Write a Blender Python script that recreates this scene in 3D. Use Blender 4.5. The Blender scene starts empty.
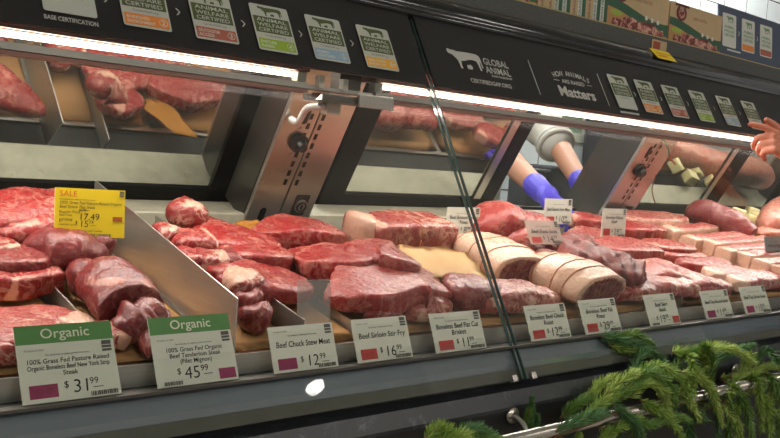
import bpy, bmesh, math, random
from mathutils import Vector, Matrix, noise
PI = math.pi
H = 1.2                      # the camera stands 1.2 m above the floor; all heights below are given from the floor
sc = bpy.context.scene
C = sc.collection
sc.view_settings.view_transform = 'Standard'
sc.view_settings.look = 'None'
sc.view_settings.gamma = 1.0
sc.view_settings.exposure = 0.0
sc.view_settings.use_curve_mapping = False
rnd = random.Random(5)

# ------------------------------------------------------------------ camera
RIGHT = Vector((0.7582, -0.6477, 0.0777)).normalized()
FWD = Vector((0.6532, 0.7535, -0.0748)); FWD = (FWD - RIGHT * FWD.dot(RIGHT)).normalized()
UP = RIGHT.cross(FWD).normalized()
FOC = 870.0
cam_d = bpy.data.cameras.new('camera')
cam_d.sensor_width = 36.0
cam_d.lens = FOC / 780.0 * 36.0
cam_d.clip_start = 0.02
cam = bpy.data.objects.new('camera', cam_d)
M = Matrix((( RIGHT.x, UP.x, -FWD.x, 0), (RIGHT.y, UP.y, -FWD.y, 0), (RIGHT.z, UP.z, -FWD.z, H), (0, 0, 0, 1)))
cam.matrix_world = M
C.objects.link(cam)
sc.camera = cam

def ray(x, y):
    return (RIGHT * (x - 390) - UP * (y - 219) + FWD * FOC).normalized()
def at_y(x, y, Y):                       # the point seen at a photo pixel at depth Y
    r = ray(x, y); p = r * (Y / r.y); return Vector((p.x, p.y, p.z + H))
DZ, DS = -0.30, 0.2                       # the sloping display deck
def deck_z(Y): return H + DZ + DS * (Y - 1.04)
def at_row(x, Y, h):                      # the point h above the deck at depth Y that lies in photo column x
    z = DZ + DS * (Y - 1.04) + h; k = (x - 390) / FOC
    X = (k * (FWD.y * Y + FWD.z * z) - RIGHT.y * Y - RIGHT.z * z) / (RIGHT.x - k * FWD.x)
    return Vector((X, Y, z + H))
def at_deck(x, y, h):                     # the point seen at a photo pixel, h above the sloping deck
    r = ray(x, y); t = (DZ + h - DS * 1.04) / (r.z - DS * r.y); p = r * t
    return Vector((p.x, p.y, p.z + H))

# ------------------------------------------------------------------ materials
def s2l(c):
    return tuple((v / 255.0 / 12.92) if v <= 10 else (((v / 255.0) + 0.055) / 1.055) ** 2.4 for v in c) + (1.0,)
class NT:
    def __init__(self, name):
        self.m = bpy.data.materials.new(name); self.m.use_nodes = True
        self.t = self.m.node_tree; self.n = self.t.nodes; self.l = self.t.links
        self.b = self.n.get('Principled BSDF')
    def add(self, kind, **kw):
        nd = self.n.new(kind)
        for k, v in kw.items(): setattr(nd, k, v)
        return nd
    def link(self, a, b): self.l.new(a, b)
    def noise(self, scale, detail=3, rough=0.55, vec=None, dist=0.0):
        nd = self.add('ShaderNodeTexNoise'); nd.inputs['Scale'].default_value = scale
        nd.inputs['Detail'].default_value = detail; nd.inputs['Roughness'].default_value = rough
        nd.inputs['Distortion'].default_value = dist
        if vec is not None: self.link(vec, nd.inputs['Vector'])
        return nd.outputs['Fac']
    def coord(self, kind='Object', scale=None):
        nd = self.add('ShaderNodeTexCoord'); o = nd.outputs[kind]
        if scale:
            mp = self.add('ShaderNodeMapping'); mp.inputs['Scale'].default_value = scale
            self.link(o, mp.inputs['Vector']); o = mp.outputs['Vector']
        return o
    def ramp(self, fac, stops):
        nd = self.add('ShaderNodeValToRGB'); cr = nd.color_ramp
        while len(cr.elements) < len(stops): cr.elements.new(0.5)
        for e, (p, c) in zip(cr.elements, stops):
            e.position = p; e.color = c if len(c) == 4 else tuple(c) + (1,)
        self.link(fac, nd.inputs['Fac']); return nd.outputs['Color']
    def mix(self, fac, a, b, blend='MIX'):
        nd = self.add('ShaderNodeMix', data_type='RGBA', blend_type=blend)
        for s, v in ((nd.inputs[0], fac), (nd.inputs[6], a), (nd.inputs[7], b)):
            if isinstance(v, (int, float)): s.default_value = v
            elif isinstance(v, tuple): s.default_value = v
            else: self.link(v, s)
        return nd.outputs[2]
    def math(self, op, a, b=0.0, clamp=False):
        nd = self.add('ShaderNodeMath', operation=op); nd.use_clamp = clamp
        for s, v in ((nd.inputs[0], a), (nd.inputs[1], b)):
            if isinstance(v, (int, float)): s.default_value = v
            else: self.link(v, s)
        return nd.outputs[0]
    def attr(self, name):
        nd = self.add('ShaderNodeAttribute'); nd.attribute_name = name; return nd.outputs['Fac']
    def bump(self, h, strength=0.3, dist=0.002):
        nd = self.add('ShaderNodeBump'); nd.inputs['Strength'].default_value = strength; nd.inputs['Distance'].default_value = dist
        self.link(h, nd.inputs['Height']); self.link(nd.outputs['Normal'], self.b.inputs['Normal'])
    def set(self, **kw):
        for k, v in kw.items():
            s = self.b.inputs[k]
            if isinstance(v, (int, float, tuple)): s.default_value = v
            else: self.link(v, s)
        return self

def plain(name, col, rough=0.5, metal=0.0, vary=0.06, scale=30.0, spec=0.5, emit=None):
    t = NT(name); c = s2l(col)
    f = t.noise(scale, vec=t.coord())
    lo = tuple(v * (1 - vary) for v in c[:3]) + (1,); hi = tuple(min(1, v * (1 + vary)) for v in c[:3]) + (1,)
    t.set(**{'Base Color': t.mix(f, lo, hi), 'Roughness': rough, 'Metallic': metal, 'Specular IOR Level': spec})
    return t.m
def emission(name, col, strength):
    t = NT(name); t.set(**{'Base Color': (0.8, 0.8, 0.8, 1), 'Emission Color': s2l(col), 'Emission Strength': strength}); return t.m

def brushed(name, col, rough=0.32, stretch=(1, 40, 40), smear=0.5, metal=0.9, bump=0.08):
    t = NT(name); c = s2l(col); co = t.coord('Object', stretch)
    f = t.noise(6, 4, vec=co); s = t.noise(9, 5, 0.65, vec=t.coord())
    base = t.mix(f, tuple(v * 0.85 for v in c[:3]) + (1,), tuple(min(1, v * 1.12) for v in c[:3]) + (1,))
    r = t.math('ADD', t.math('MULTIPLY', s, smear * 0.4), rough - smear * 0.15)
    t.set(**{'Base Color': base, 'Roughness': r, 'Metallic': metal}); 
    if bump: t.bump(f, bump, 0.0006)
    return t.m

def meat_mat(name, lean, lean2, fat, marb=0.35, mscale=45.0, stretch=(1, 1, 1), rough=0.28, dry=0.0, cutcol=None):
    lean = (lean[0] * .95, lean[1] * .88, lean[2] * .84); lean2 = (lean2[0] * .93, lean2[1] * .86, lean2[2] * .82); fat = (fat[0] * .97, fat[1] * .95, fat[2] * .92)
    t = NT(name); co = t.coord('Object', stretch); plainco = t.coord()
    big = t.noise(14, 3, vec=plainco); fine = t.noise(120, 4, 0.7, vec=co, dist=0.4)
    base = t.mix(t.math('ADD', t.math('MULTIPLY', t.math('SUBTRACT', big, 0.5), 0.9), t.math('ADD', t.math('MULTIPLY', t.math('SUBTRACT', fine, 0.5), 2.2), 0.5), True), s2l(lean), s2l(lean2))
    st = t.ramp(t.noise(26, 5, 0.7, vec=co, dist=1.6), [(0.5, (0, 0, 0)), (0.72, (1, 1, 1))])
    base = t.mix(t.math('MULTIPLY', st, 0.5), base, t.mix(0.45, s2l(lean), s2l(fat)))
    sh = t.ramp(t.noise(48, 4, 0.7, vec=co, dist=0.9), [(0.30, (1, 1, 1)), (0.46, (0, 0, 0))])
    base = t.mix(t.math('MULTIPLY', sh, 0.55), base, s2l(tuple(int(v * .62) for v in lean2)))
    # thin branching veins of fat: where a warped noise crosses its middle value
    v = t.noise(mscale, 4, 0.6, vec=co, dist=0.6)
    vein = t.math('SUBTRACT', 1.0, t.math('MULTIPLY', t.math('ABSOLUTE', t.math('SUBTRACT', v, 0.5)), 15.0), True)
    area = t.ramp(t.noise(16, 2, vec=plainco), [(0.40, (0.08, 0.08, 0.08)), (0.62, (1, 1, 1))])
    vf = t.math('MULTIPLY', t.math('MULTIPLY', vein, area), marb, True)
    col = t.mix(vf, base, s2l(fat))
    if dry > 0:
        dk = t.ramp(t.noise(30, 4, 0.65, vec=co), [(0.42, (0, 0, 0)), (0.62, (1, 1, 1))])
        col = t.mix(t.math('MULTIPLY', dk, dry), col, s2l((80, 32, 30)))
    cut = t.attr('cut')
    cc = t.mix(t.math('MULTIPLY', vein, marb * 0.7), s2l(cutcol or tuple(int(v * 0.78) for v in lean)), s2l(fat))
    col = t.mix(cut, col, cc)
    fa = t.attr('fat')
    edge = t.math('ADD', fa, t.math('MULTIPLY', t.math('SUBTRACT', t.noise(85, 5, 0.75, vec=plainco), 0.5), 2.0))
    ff = t.ramp(edge, [(0.30, (0, 0, 0)), (0.72, (1, 1, 1))])
    fatc = t.mix(t.noise(40, 4, vec=plainco), s2l(tuple(max(0, v - 26) for v in fat)), s2l(fat))
    col = t.mix(ff, col, fatc)
    r = t.math('ADD', rough, t.math('MULTIPLY', t.math('SUBTRACT', fine, 0.5), 0.22))
    t.set(**{'Base Color': col, 'Roughness': r, 'Specular IOR Level': 0.36})
    t.bump(t.math('ADD', t.math('MULTIPLY', fine, 0.5), t.math('MULTIPLY', t.noise(60, 4, 0.6, vec=co), 1.0)), 0.55, 0.004)
    return t.m

MT = {}
MT['bright'] = meat_mat('bright_red_lean', (166, 52, 52), (126, 34, 38), (222, 164, 150), 0.6, 38, cutcol=(142, 36, 38))
MT['deep'] = meat_mat('deep_red_lean', (144, 58, 58), (106, 36, 40), (196, 136, 126), 0.5, 40, cutcol=(128, 34, 36))
MT['tender'] = meat_mat('tenderloin_lean', (136, 56, 58), (102, 38, 44), (192, 134, 124), 0.45, 30)
MT['pink'] = meat_mat('pink_marbled_lean', (182, 84, 82), (152, 58, 60), (228, 190, 172), 0.8, 42)
MT['fatty'] = meat_mat('fat_streaked_lean', (158, 62, 62), (126, 44, 46), (216, 174, 156), 0.9, 34)
MT['dark'] = meat_mat('dry_dark_lean', (142, 54, 48), (92, 34, 32), (186, 124, 108), 0.4, 30, (0.45, 2.6, 2.6), 0.42, 0.75)
MT['coat'] = meat_mat('lean_under_fat_coat', (150, 56, 58), (124, 44, 48), (226, 190, 170), 0.28, 30, cutcol=(104, 34, 38))
MT['pale'] = meat_mat('pale_pink_meat', (206, 142, 128), (190, 120, 110), (230, 200, 182), 0.4, 30)
STEEL = brushed('brushed_steel', (184, 178, 170))
STEELD = brushed('dark_steel', (100, 97, 92), 0.36)
TRAY = brushed('tray_steel', (190, 184, 178), 0.34, (40, 1, 40))
SILL = NT('worn_cream_sill')
_f = SILL.noise(9, 5, 0.7, vec=SILL.coord()); _g = SILL.noise(38, 3, 0.7, vec=SILL.coord())
_c = SILL.mix(SILL.ramp(_f, [(0.35, (0, 0, 0)), (0.7, (1, 1, 1))]), s2l((190, 186, 166)), s2l((152, 148, 130)))
_c = SILL.mix(SILL.ramp(_g, [(0.66, (0, 0, 0)), (0.76, (0.8, 0.8, 0.8))]), _c, s2l((150, 104, 84)))
SILL.set(**{'Base Color': _c, 'Roughness': 0.42, 'Metallic': 0.15}); SILL = SILL.m
BLACKP = plain('black_plastic', (22, 22, 22), 0.42, 0, 0.2, 40)
FRAMEB = plain('black_door_frame', (9, 9, 8), 0.5, 0.0, 0.25, 25, 0.2)
PANELB = plain('black_header_panel', (30, 29, 29), 0.32, 0, 0.15, 4)
TRIMB = plain('dark_rounded_trim', (30, 29, 27), 0.16, 0, 0.15, 4, 0.6)
LIPM = plain('speckled_grey_lip', (74, 75, 71), 0.5, 0.1, 0.45, 160)
LEDGE = brushed('blue_grey_ledge', (150, 160, 170), 0.12, (1, 20, 20), 0.12, 0.6, 0.0)
OLIVE = plain('olive_grey_bumper', (86, 86, 76), 0.4, 0.1, 0.3, 22)
KICK = NT('smudged_dark_panel')
_f = KICK.noise(22, 5, 0.75, vec=KICK.coord('Object', (1, 1, 0.6)), dist=0.5)
KICK.set(**{'Base Color': KICK.mix(KICK.ramp(_f, [(0.55, (0, 0, 0)), (0.75, (1, 1, 1))]), s2l((40, 43, 46)), s2l((96, 100, 104))), 'Roughness': 0.4}); KICK = KICK.m
WHITE = plain('white_card', (206, 206, 190), 0.55, 0, 0.03)
GREENH = plain('green_card_header', (74, 128, 58), 0.5)
PURPLE = plain('plum_ink_block', (138, 30, 78), 0.6, 0, 0.25, 90)
REDINK = plain('red_ink_block', (178, 52, 44), 0.6, 0, 0.25, 90)
INK = plain('black_ink', (26, 25, 24), 0.6)
GREYINK = plain('grey_ink', (84, 82, 76), 0.6)
CREAMINK = plain('cream_ink', (214, 216, 190), 0.5)
SILVERINK = plain('silver_ink', (190, 188, 180), 0.45)
YELLOW = plain('yellow_card', (236, 205, 12), 0.5, 0, 0.02)
SALERED = plain('sale_red_ink', (206, 48, 22), 0.5)
OLIVEINK = plain('olive_green_ink', (72, 84, 36), 0.5)
PAPER = NT('peach_butcher_paper')
_f = PAPER.noise(26, 4, 0.6, vec=PAPER.coord())
PAPER.set(**{'Base Color': PAPER.mix(_f, s2l((230, 170, 108)), s2l((244, 198, 138))), 'Roughness': 0.6}); PAPER.bump(_f, 0.3, 0.004); PAPER = PAPER.m
TANP = NT('tan_butcher_paper')
_f = TANP.noise(20, 4, 0.6, vec=TANP.coord())
TANP.set(**{'Base Color': TANP.mix(_f, s2l((226, 184, 122)), s2l((240, 208, 152))), 'Roughness': 0.6}); TANP.bump(_f, 0.3, 0.004); TANP = TANP.m
SKIN = plain('skin', (200, 142, 112), 0.5, 0, 0.08, 60)
SKINR = plain('ruddy_skin', (196, 120, 92), 0.5, 0, 0.1, 60)
COAT = plain('white_cotton_coat', (222, 218, 208), 0.8, 0, 0.05, 60)
GLOVE = plain('violet_blue_glove', (78, 66, 196), 0.45, 0, 0.12, 40)
HAIR = plain('dark_brown_hair', (40, 28, 22), 0.6, 0, 0.3, 90)
JEANS = plain('dark_blue_denim', (44, 52, 72), 0.85, 0, 0.2, 90)
SHIRT = plain('grey_knit_shirt', (110, 112, 118), 0.85, 0, 0.15, 80)
PIPE = brushed('polished_rail', (190, 184, 172), 0.25, (1, 30, 30), 0.2)
STEM = plain('brown_twig', (110, 70, 42), 0.8, 0, 0.3, 90)
RUBBER = plain('black_rubber', (18, 18, 18), 0.55)
CABLE = plain('white_cable', (206, 206, 202), 0.45)
CREAMB = plain('cream_suet', (232, 222, 168), 0.5, 0, 0.06, 40)
TUBE = emission('lit_led_tube', (255, 230, 212), 14.0)
LAMPM = emission('lit_ceiling_panel', (255, 248, 238), 30.0)
LAMPC = emission('lit_rear_ceiling_panel', (250, 250, 246), 52.0)
SPOT = emission('lit_spot_lamp', (255, 250, 240), 90.0)
NEEDLE = []
for i, c in enumerate([(96, 130, 52), (126, 154, 60), (146, 168, 76), (72, 112, 60)]):
    NEEDLE.append(plain('evergreen_needles_' + 'abcd'[i], c, 0.6, 0, 0.3, 60))

def glass_mat(name, tint, refl=1.0, haze=0.0):
    t = NT(name); t.n.remove(t.b); out = t.n.get('Material Output')
    tr = t.add('ShaderNodeBsdfTransparent'); tr.inputs[0].default_value = tint
    gl = t.add('ShaderNodeBsdfGlossy'); gl.inputs['Roughness'].default_value = 0.015; gl.inputs['Color'].default_value = (1, 1, 1, 1)
    fr = t.add('ShaderNodeFresnel'); fr.inputs['IOR'].default_value = 1.45
    mx = t.add('ShaderNodeMixShader')
    t.link(t.math('MULTIPLY', fr.outputs[0], refl), mx.inputs[0]); t.link(tr.outputs[0], mx.inputs[1]); t.link(gl.outputs[0], mx.inputs[2])
    sh = mx.outputs[0]
    if haze:
        df = t.add('ShaderNodeBsdfDiffuse'); df.inputs[0].default_value = (0.8, 0.8, 0.78, 1)
        m2 = t.add('ShaderNodeMixShader'); m2.inputs[0].default_value = haze
        t.link(sh, m2.inputs[1]); t.link(df.outputs[0], m2.inputs[2]); sh = m2.outputs[0]
    t.link(sh, out.inputs[0]); return t.m
GLASS = glass_mat('clear_case_glass', (0.96, 0.97, 0.96, 1), 0.12)
HOLDER = glass_mat('clear_plastic', (0.93, 0.93, 0.92, 1), 1.0, 0.16)
GEDGE = plain('green_glass_edge', (70, 92, 88), 0.2, 0, 0.1)
def mirror_mat():
    t = NT('half_silvered_door_glass'); t.n.remove(t.b); out = t.n.get('Material Output')
    tr = t.add('ShaderNodeBsdfTransparent'); tr.inputs[0].default_value = (0.8, 0.82, 0.8, 1)
    gl = t.add('ShaderNodeBsdfGlossy'); gl.inputs['Color'].default_value = (0.62, 0.64, 0.6, 1); gl.inputs['Roughness'].default_value = 0.02
    df = t.add('ShaderNodeBsdfDiffuse'); df.inputs[0].default_value = (0.5, 0.5, 0.45, 1)
    m1 = t.add('ShaderNodeMixShader'); m1.inputs[0].default_value = 0.86
    t.link(tr.outputs[0], m1.inputs[1]); t.link(gl.outputs[0], m1.inputs[2])
    sm = t.noise(7, 5, 0.7, vec=t.coord()); m2 = t.add('ShaderNodeMixShader')
    t.link(t.math('MULTIPLY', sm, 0.07), m2.inputs[0]); t.link(m1.outputs[0], m2.inputs[1]); t.link(df.outputs[0], m2.inputs[2])
    t.link(m2.outputs[0], out.inputs[0]); return t.m
MIRROR = mirror_mat()
def tile_mat():
    t = NT('white_wall_tiles'); sp = t.add('ShaderNodeSeparateXYZ'); t.link(t.coord(), sp.inputs[0])
    def grid(o, phase, size, g):
        m = t.math('MODULO', t.math('ADD', t.math('SUBTRACT', o, phase), 100 * size), size)
        return t.math('LESS_THAN', t.math('ABSOLUTE', t.math('SUBTRACT', m, size / 2)), size / 2 - g / 2)
    a = grid(sp.outputs[0], 3.88, 0.285, 0.007); b = grid(sp.outputs[2], 0.14 + H, 0.14, 0.007)
    f = t.math('MULTIPLY', a, b)
    c = t.mix(t.noise(3, 2, vec=t.coord()), s2l((206, 214, 216)), s2l((222, 228, 228)))
    t.set(**{'Base Color': t.mix(f, s2l((52, 54, 54)), c), 'Roughness': 0.25}); return t.m
TILE = tile_mat()
FLOORM = NT('polished_concrete_floor')
FLOORM.set(**{'Base Color': FLOORM.mix(FLOORM.noise(5, 5, vec=FLOORM.coord()), s2l((120, 112, 102)), s2l((150, 142, 130))), 'Roughness': 0.4}); FLOORM = FLOORM.m
CEILM = plain('white_ceiling', (205, 205, 200), 0.9)

# ------------------------------------------------------------------ mesh helpers
def link_mesh(name, bm, mat, parent=None, smooth=False):
    me = bpy.data.meshes.new(name); bm.to_mesh(me); bm.free()
    mats = mat if isinstance(mat, (list, tuple)) else [mat]
    for m_ in mats: me.materials.append(m_)
    if smooth:
        for p in me.polygons: p.use_smooth = True
    o = bpy.data.objects.new(name, me); C.objects.link(o)
    if parent is not None: o.parent = parent
    return o
def tag(o, label=None, cat=None, group=None, kind=None):
    if label: o['label'] = label
    if cat: o['category'] = cat
    if group: o['group'] = group
    if kind: o['kind'] = kind
    return o
def empty(name, loc=(0, 0, 0), mat=None):
    o = bpy.data.objects.new(name, None); C.objects.link(o); o.empty_display_size = 0.05
    if mat is not None: o.matrix_world = mat
    else: o.location = loc
    return o
def add_box(bm, c, s, rot=None, bev=0.0):
    r = bmesh.ops.create_cube(bm, size=1.0); vs = r['verts']
    bmesh.ops.scale(bm, vec=s, verts=vs)
    if bev > 0:
        es = list({e for v in vs for e in v.link_edges})
        g = bmesh.ops.bevel(bm, geom=es, offset=bev, segments=2, affect='EDGES', profile=0.7)
        vs = list({v for f in g['faces'] for v in f.verts} | {v for v in vs if v.is_valid})
    if rot is not None: bmesh.ops.transform(bm, matrix=rot.to_4x4(), verts=vs)
    bmesh.ops.translate(bm, vec=c, verts=vs); return vs
def box_bm(c, s, rot=None, bev=0.0):
    bm = bmesh.new(); add_box(bm, Vector(c), Vector(s), rot, bev); return bm
def prism_bm(profile, x0, x1):            # a YZ profile run along X
    bm = bmesh.new()
    a = [bm.verts.new((x0, y, z)) for y, z in profile]; b = [bm.verts.new((x1, y, z)) for y, z in profile]
    n = len(profile)
    for i in range(n): bm.faces.new((a[i], a[(i + 1) % n], b[(i + 1) % n], b[i]))
    bm.faces.new(a[::-1]); bm.faces.new(b)
    bmesh.ops.recalc_face_normals(bm, faces=bm.faces[:]); return bm
def add_tube(bm, pts, rad, seg=8, cap=True):
    pts = [Vector(p) for p in pts]; n = len(pts); rings = []
    rads = rad if isinstance(rad, (list, tuple)) else [rad] * n
    ref = None
    for i, p in enumerate(pts):
        t = (pts[min(i + 1, n - 1)] - pts[max(i - 1, 0)]).normalized()
        if ref is None: ref = t.orthogonal().normalized()
        ref = (ref - t * ref.dot(t)).normalized(); b = t.cross(ref)
        rings.append([bm.verts.new(p + (ref * math.cos(2 * PI * k / seg) + b * math.sin(2 * PI * k / seg)) * rads[i]) for k in range(seg)])
    for a, b in zip(rings, rings[1:]):
        for k in range(seg): bm.faces.new((a[k], a[(k + 1) % seg], b[(k + 1) % seg], b[k]))
    if cap:
        bm.faces.new(rings[0][::-1]); bm.faces.new(rings[-1])
def tube_bm(pts, rad, seg=8):
    bm = bmesh.new(); add_tube(bm, pts, rad, seg); return bm
def catmull(pts, n):
    pts = [Vector(p) for p in pts]
    if len(pts) == 2: return [pts[0].lerp(pts[1], i / (n - 1)) for i in range(n)]
    P = [pts[0] * 2 - pts[1]] + pts + [pts[-1] * 2 - pts[-2]]; out = []
    for i in range(n):
        u = i / (n - 1) * (len(pts) - 1); k = min(int(u), len(pts) - 2); t = u - k
        a, b, c, d = P[k:k + 4]
        out.append(0.5 * ((2 * b) + (c - a) * t + (2 * a - 5 * b + 4 * c - d) * t * t + (3 * b - a - 3 * c + d) * t ** 3))
    return out
def lerp_list(v, u):
    if not isinstance(v, (list, tuple)): return v
    x = u * (len(v) - 1); k = min(int(x), len(v) - 2); return v[k] + (v[k + 1] - v[k]) * (x - k)
def poly_bm(pts, z=0.0, thick=0.0004):
    bm = bmesh.new(); vs = [bm.verts.new((x, y, z)) for x, y in pts]; f = bm.faces.new(vs)
    r = bmesh.ops.extrude_face_region(bm, geom=[f])
    bmesh.ops.translate(bm, vec=(0, 0, thick), verts=[g for g in r['geom'] if isinstance(g, bmesh.types.BMVert)])
    bmesh.ops.recalc_face_normals(bm, faces=bm.faces[:]); return bm
def rect(x0, y0, x1, y1): return [(x0, y0), (x1, y0), (x1, y1), (x0, y1)]
def round_rect(x0, y0, x1, y1, r, n=4):
    out = []
    for cx, cy, a0 in ((x1 - r, y0 + r, -90), (x1 - r, y1 - r, 0), (x0 + r, y1 - r, 90), (x0 + r, y0 + r, 180)):
        for k in range(n + 1):
            a = math.radians(a0 + 90 * k / n); out.append((cx + r * math.cos(a), cy + r * math.sin(a)))
    return out
def add_rects(rects, z=0.0, thick=0.0003):
    bm = bmesh.new()
    for x0, y0, x1, y1 in rects: add_box(bm, Vector(((x0 + x1) / 2, (y0 + y1) / 2, z + thick / 2)), Vector((x1 - x0, y1 - y0, thick)))
    return bm
def lettering(parent, s, x, y, height=None, width=None, mat=None, align='CENTER', z=0.0006, name='lettering', shear=0.0, bold=0.0, maxw=None):
    cu = bpy.data.curves.new('txt', 'FONT'); cu.body = s; cu.size = 1.0; cu.align_x = align; cu.align_y = 'BOTTOM_BASELINE'
    cu.extrude = 0.0; cu.shear = shear; cu.offset = bold; cu.resolution_u = 3
    o = bpy.data.objects.new('txt', cu); C.objects.link(o)
    bpy.context.view_layer.update()
    me = bpy.data.meshes.new_from_object(o.evaluated_get(bpy.context.evaluated_depsgraph_get()))
    bpy.data.objects.remove(o); bpy.data.curves.remove(cu)
    xs = [v.co.x for v in me.vertices]; w = (max(xs) - min(xs)) if xs else 1.0
    sy = height / 0.72 if height else width / w
    sx = width / w if width else sy
    if maxw and w * sx > maxw: sx = maxw / w
    for v in me.vertices: v.co = Vector((v.co.x * sx + x, v.co.y * sy + y, z))
    me.materials.clear(); me.materials.append(mat); me.name = name
    t = bpy.data.objects.new(name, me); C.objects.link(t); t.parent = parent
    return t
def frame(origin, u, v):
    u = Vector(u).normalized(); v = Vector(v); v = (v - u * v.dot(u)).normalized(); n = u.cross(v)
    return Matrix(((u.x, v.x, n.x, origin[0]), (u.y, v.y, n.y, origin[1]), (u.z, v.z, n.z, origin[2]), (0, 0, 0, 1)))
# ------------------------------------------------------------------ room
XL, XR = -0.9, 4.6                        # run of the display case
def plane_obj(name, c, s, mat, label=None):
    o = link_mesh(name, box_bm((0, 0, 0), s), mat); o.location = c; o['kind'] = 'structure'
    return o
plane_obj('floor', (2.6, 0.2, -0.02), (12, 6.4, 0.04), FLOORM)
w = link_mesh('wall_back', box_bm((2.6, 3.06, 1.6), (12, 0.12, 3.2)), TILE); w['kind'] = 'structure'
plane_obj('ceiling', (2.6, 0.2, 3.22), (12, 6.4, 0.04), CEILM)

# ------------------------------------------------------------------ the refrigerated case
case = tag(empty('display_case', (1.8, 1.3, 0)), 'long refrigerated butcher case with dark ledge and sloped steel deck full of beef', 'display case')
def cpart(name, bm, mat, smooth=False, parent=case):
    o = link_mesh(name, bm, mat, None, smooth)
    root = parent
    o.location = (0, 0, 0); o.parent = root; o.matrix_parent_inverse = Matrix.Translation(-root.location) if root.type == 'EMPTY' else Matrix()
    return o
def rel(profile): return [(y, z + H) for y, z in profile]
cpart('sign_rail', prism_bm(rel([(1.012, -0.3235), (0.988, -0.3235), (0.988, -0.3195), (0.991, -0.3195), (0.991, -0.3205), (1.012, -0.3205)]), XL, XR), STEELD)
cpart('front_ledge', prism_bm(rel([(1.03, -0.3235), (1.008, -0.3235), (1.000, -0.328), (0.984, -0.349), (0.984, -0.36), (1.03, -0.36)]), XL, XR), LEDGE)
cpart('front_bumper', prism_bm(rel([(1.03, -0.36), (0.982, -0.36), (0.979, -0.378), (1.03, -0.378)]), XL, XR), OLIVE)
cpart('recess', prism_bm(rel([(1.03, -0.378), (0.995, -0.378), (0.995, -0.392), (1.03, -0.392)]), XL, XR), RUBBER)
cpart('upper_kick_panel', prism_bm(rel([(1.03, -0.39), (0.964, -0.39), (0.952, -0.414), (0.952, -0.42), (1.03, -0.42)]), XL, XR), KICK)
cpart('lower_kick_panel', prism_bm([(1.03, 0.78), (0.958, 0.78), (0.958, 0.12), (1.03, 0.12)], XL, XR), BLACKP)
cpart('plinth', prism_bm([(1.75, 0.12), (1.02, 0.12), (1.02, 0.0), (1.75, 0.0)], XL, XR), BLACKP)
cpart('body', prism_bm(rel([(1.75, -1.08), (1.03, -1.08), (1.03, -0.345), (1.6, -0.231), (1.75, -0.2)]), XL, XR), STEELD)
# sloped deck with its upturned front lip
cpart('deck', prism_bm(rel([(1.026, -0.322), (1.026, -0.293), (1.029, -0.293), (1.031, -0.303), (1.5, -0.209), (1.5, -0.225), (1.031, -0.319)]), XL, XR), STEEL)
cpart('air_grille', prism_bm(rel([(1.503, -0.215), (1.585, -0.2), (1.585, -0.23), (1.503, -0.23)]), XL, XR), RUBBER)
cpart('rear_sill', prism_bm(rel([(1.585, -0.2), (1.585, -0.152), (1.588, -0.149), (1.70, -0.136), (1.75, -0.136), (1.75, -0.2)]), XL, XR), SILL)
# canopy
cpart('canopy_roof', prism_bm(rel([(1.345, 0.285), (1.36, 0.30), (1.70, 0.30), (1.70, 0.26), (1.50, 0.245), (1.36, 0.245)]), XL, XR), BLACKP)
pts = [(1.338, 0.283)]
for k in range(9):
    a = PI + 0.25 - k / 8 * (PI / 2 + 0.3); pts.append((1.395 + 0.045 * math.cos(a), 0.302 + 0.035 * math.sin(a)))
pts += [(1.42, 0.337), (1.44, 0.33), (1.44, 0.283)]
cpart('rounded_trim', prism_bm(rel(pts), XL, XR), TRIMB, True)
cpart('top_lip', prism_bm(rel([(1.418, 0.33), (1.418, 0.384), (1.424, 0.384), (1.424, 0.374), (1.72, 0.374), (1.72, 0.29), (1.43, 0.29)]), XL, XR), LIPM)
cpart('lip_edge', prism_bm(rel([(1.417, 0.384), (1.417, 0.387), (1.425, 0.387), (1.425, 0.384)]), XL, XR), plain('pale_gold_edge', (176, 160, 112), 0.4, 0.4))
for x in (XL, XR):
    cpart('end_panel', prism_bm(rel([(1.78, -1.2), (0.95, -1.2), (0.95, -0.37), (1.34, 0.29), (1.40, 0.34), (1.72, 0.34), (1.72, 0.0), (1.78, -0.15)]), x - 0.015, x + 0.015), BLACKP)

# ------------------------------------------------------------------ front glass and header panels
GU = Vector((0, 0.5082, 0.8612)); GN = Vector((0, -0.8612, 0.5082))
J0 = Vector((0, 0.955, -0.369 + H))
def gframe(X, s): return frame(J0 + Vector((X, 0, 0)) + GU * s, (1, 0, 0), GU)
def glass_pane(x0, x1, label):
    root = empty('front_glass', mat=gframe(x0, 0)); w = x1 - x0
    tag(root, label, 'glass pane')
    link_mesh('pane', box_bm((w / 2, 0.375, -0.009), (w - 0.004, 0.75, 0.005)), GLASS, root)
    for x in (0.001, w - 0.001): link_mesh('polished_edge', box_bm((x, 0.375, -0.009), (0.002, 0.75, 0.006)), GEDGE, root)
    for x in (0.02, w - 0.02):
        link_mesh('corner_clip', box_bm((x, 0.004, -0.009), (0.012, 0.012, 0.009), None, 0.001), STEEL, root)
    # black header band fixed to the top of the pane, outer face
    link_mesh('header_band', box_bm((w / 2, 0.675, -0.004), (w - 0.006, 0.172, 0.004), None, 0.0008), PANELB, root)
    return root
GAP = 1.168
pl_left = glass_pane(-0.88, GAP - 0.004, 'slanted front glass pane over the left half of the case, under six certification stickers')
pl_right = glass_pane(GAP + 0.006, 4.58, 'slanted front glass pane right of the joint, with the pale cow emblem on its header')
SB = (0.137 + 0.369) / 0.8612             # distance up the glass of the header's lower edge

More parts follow.
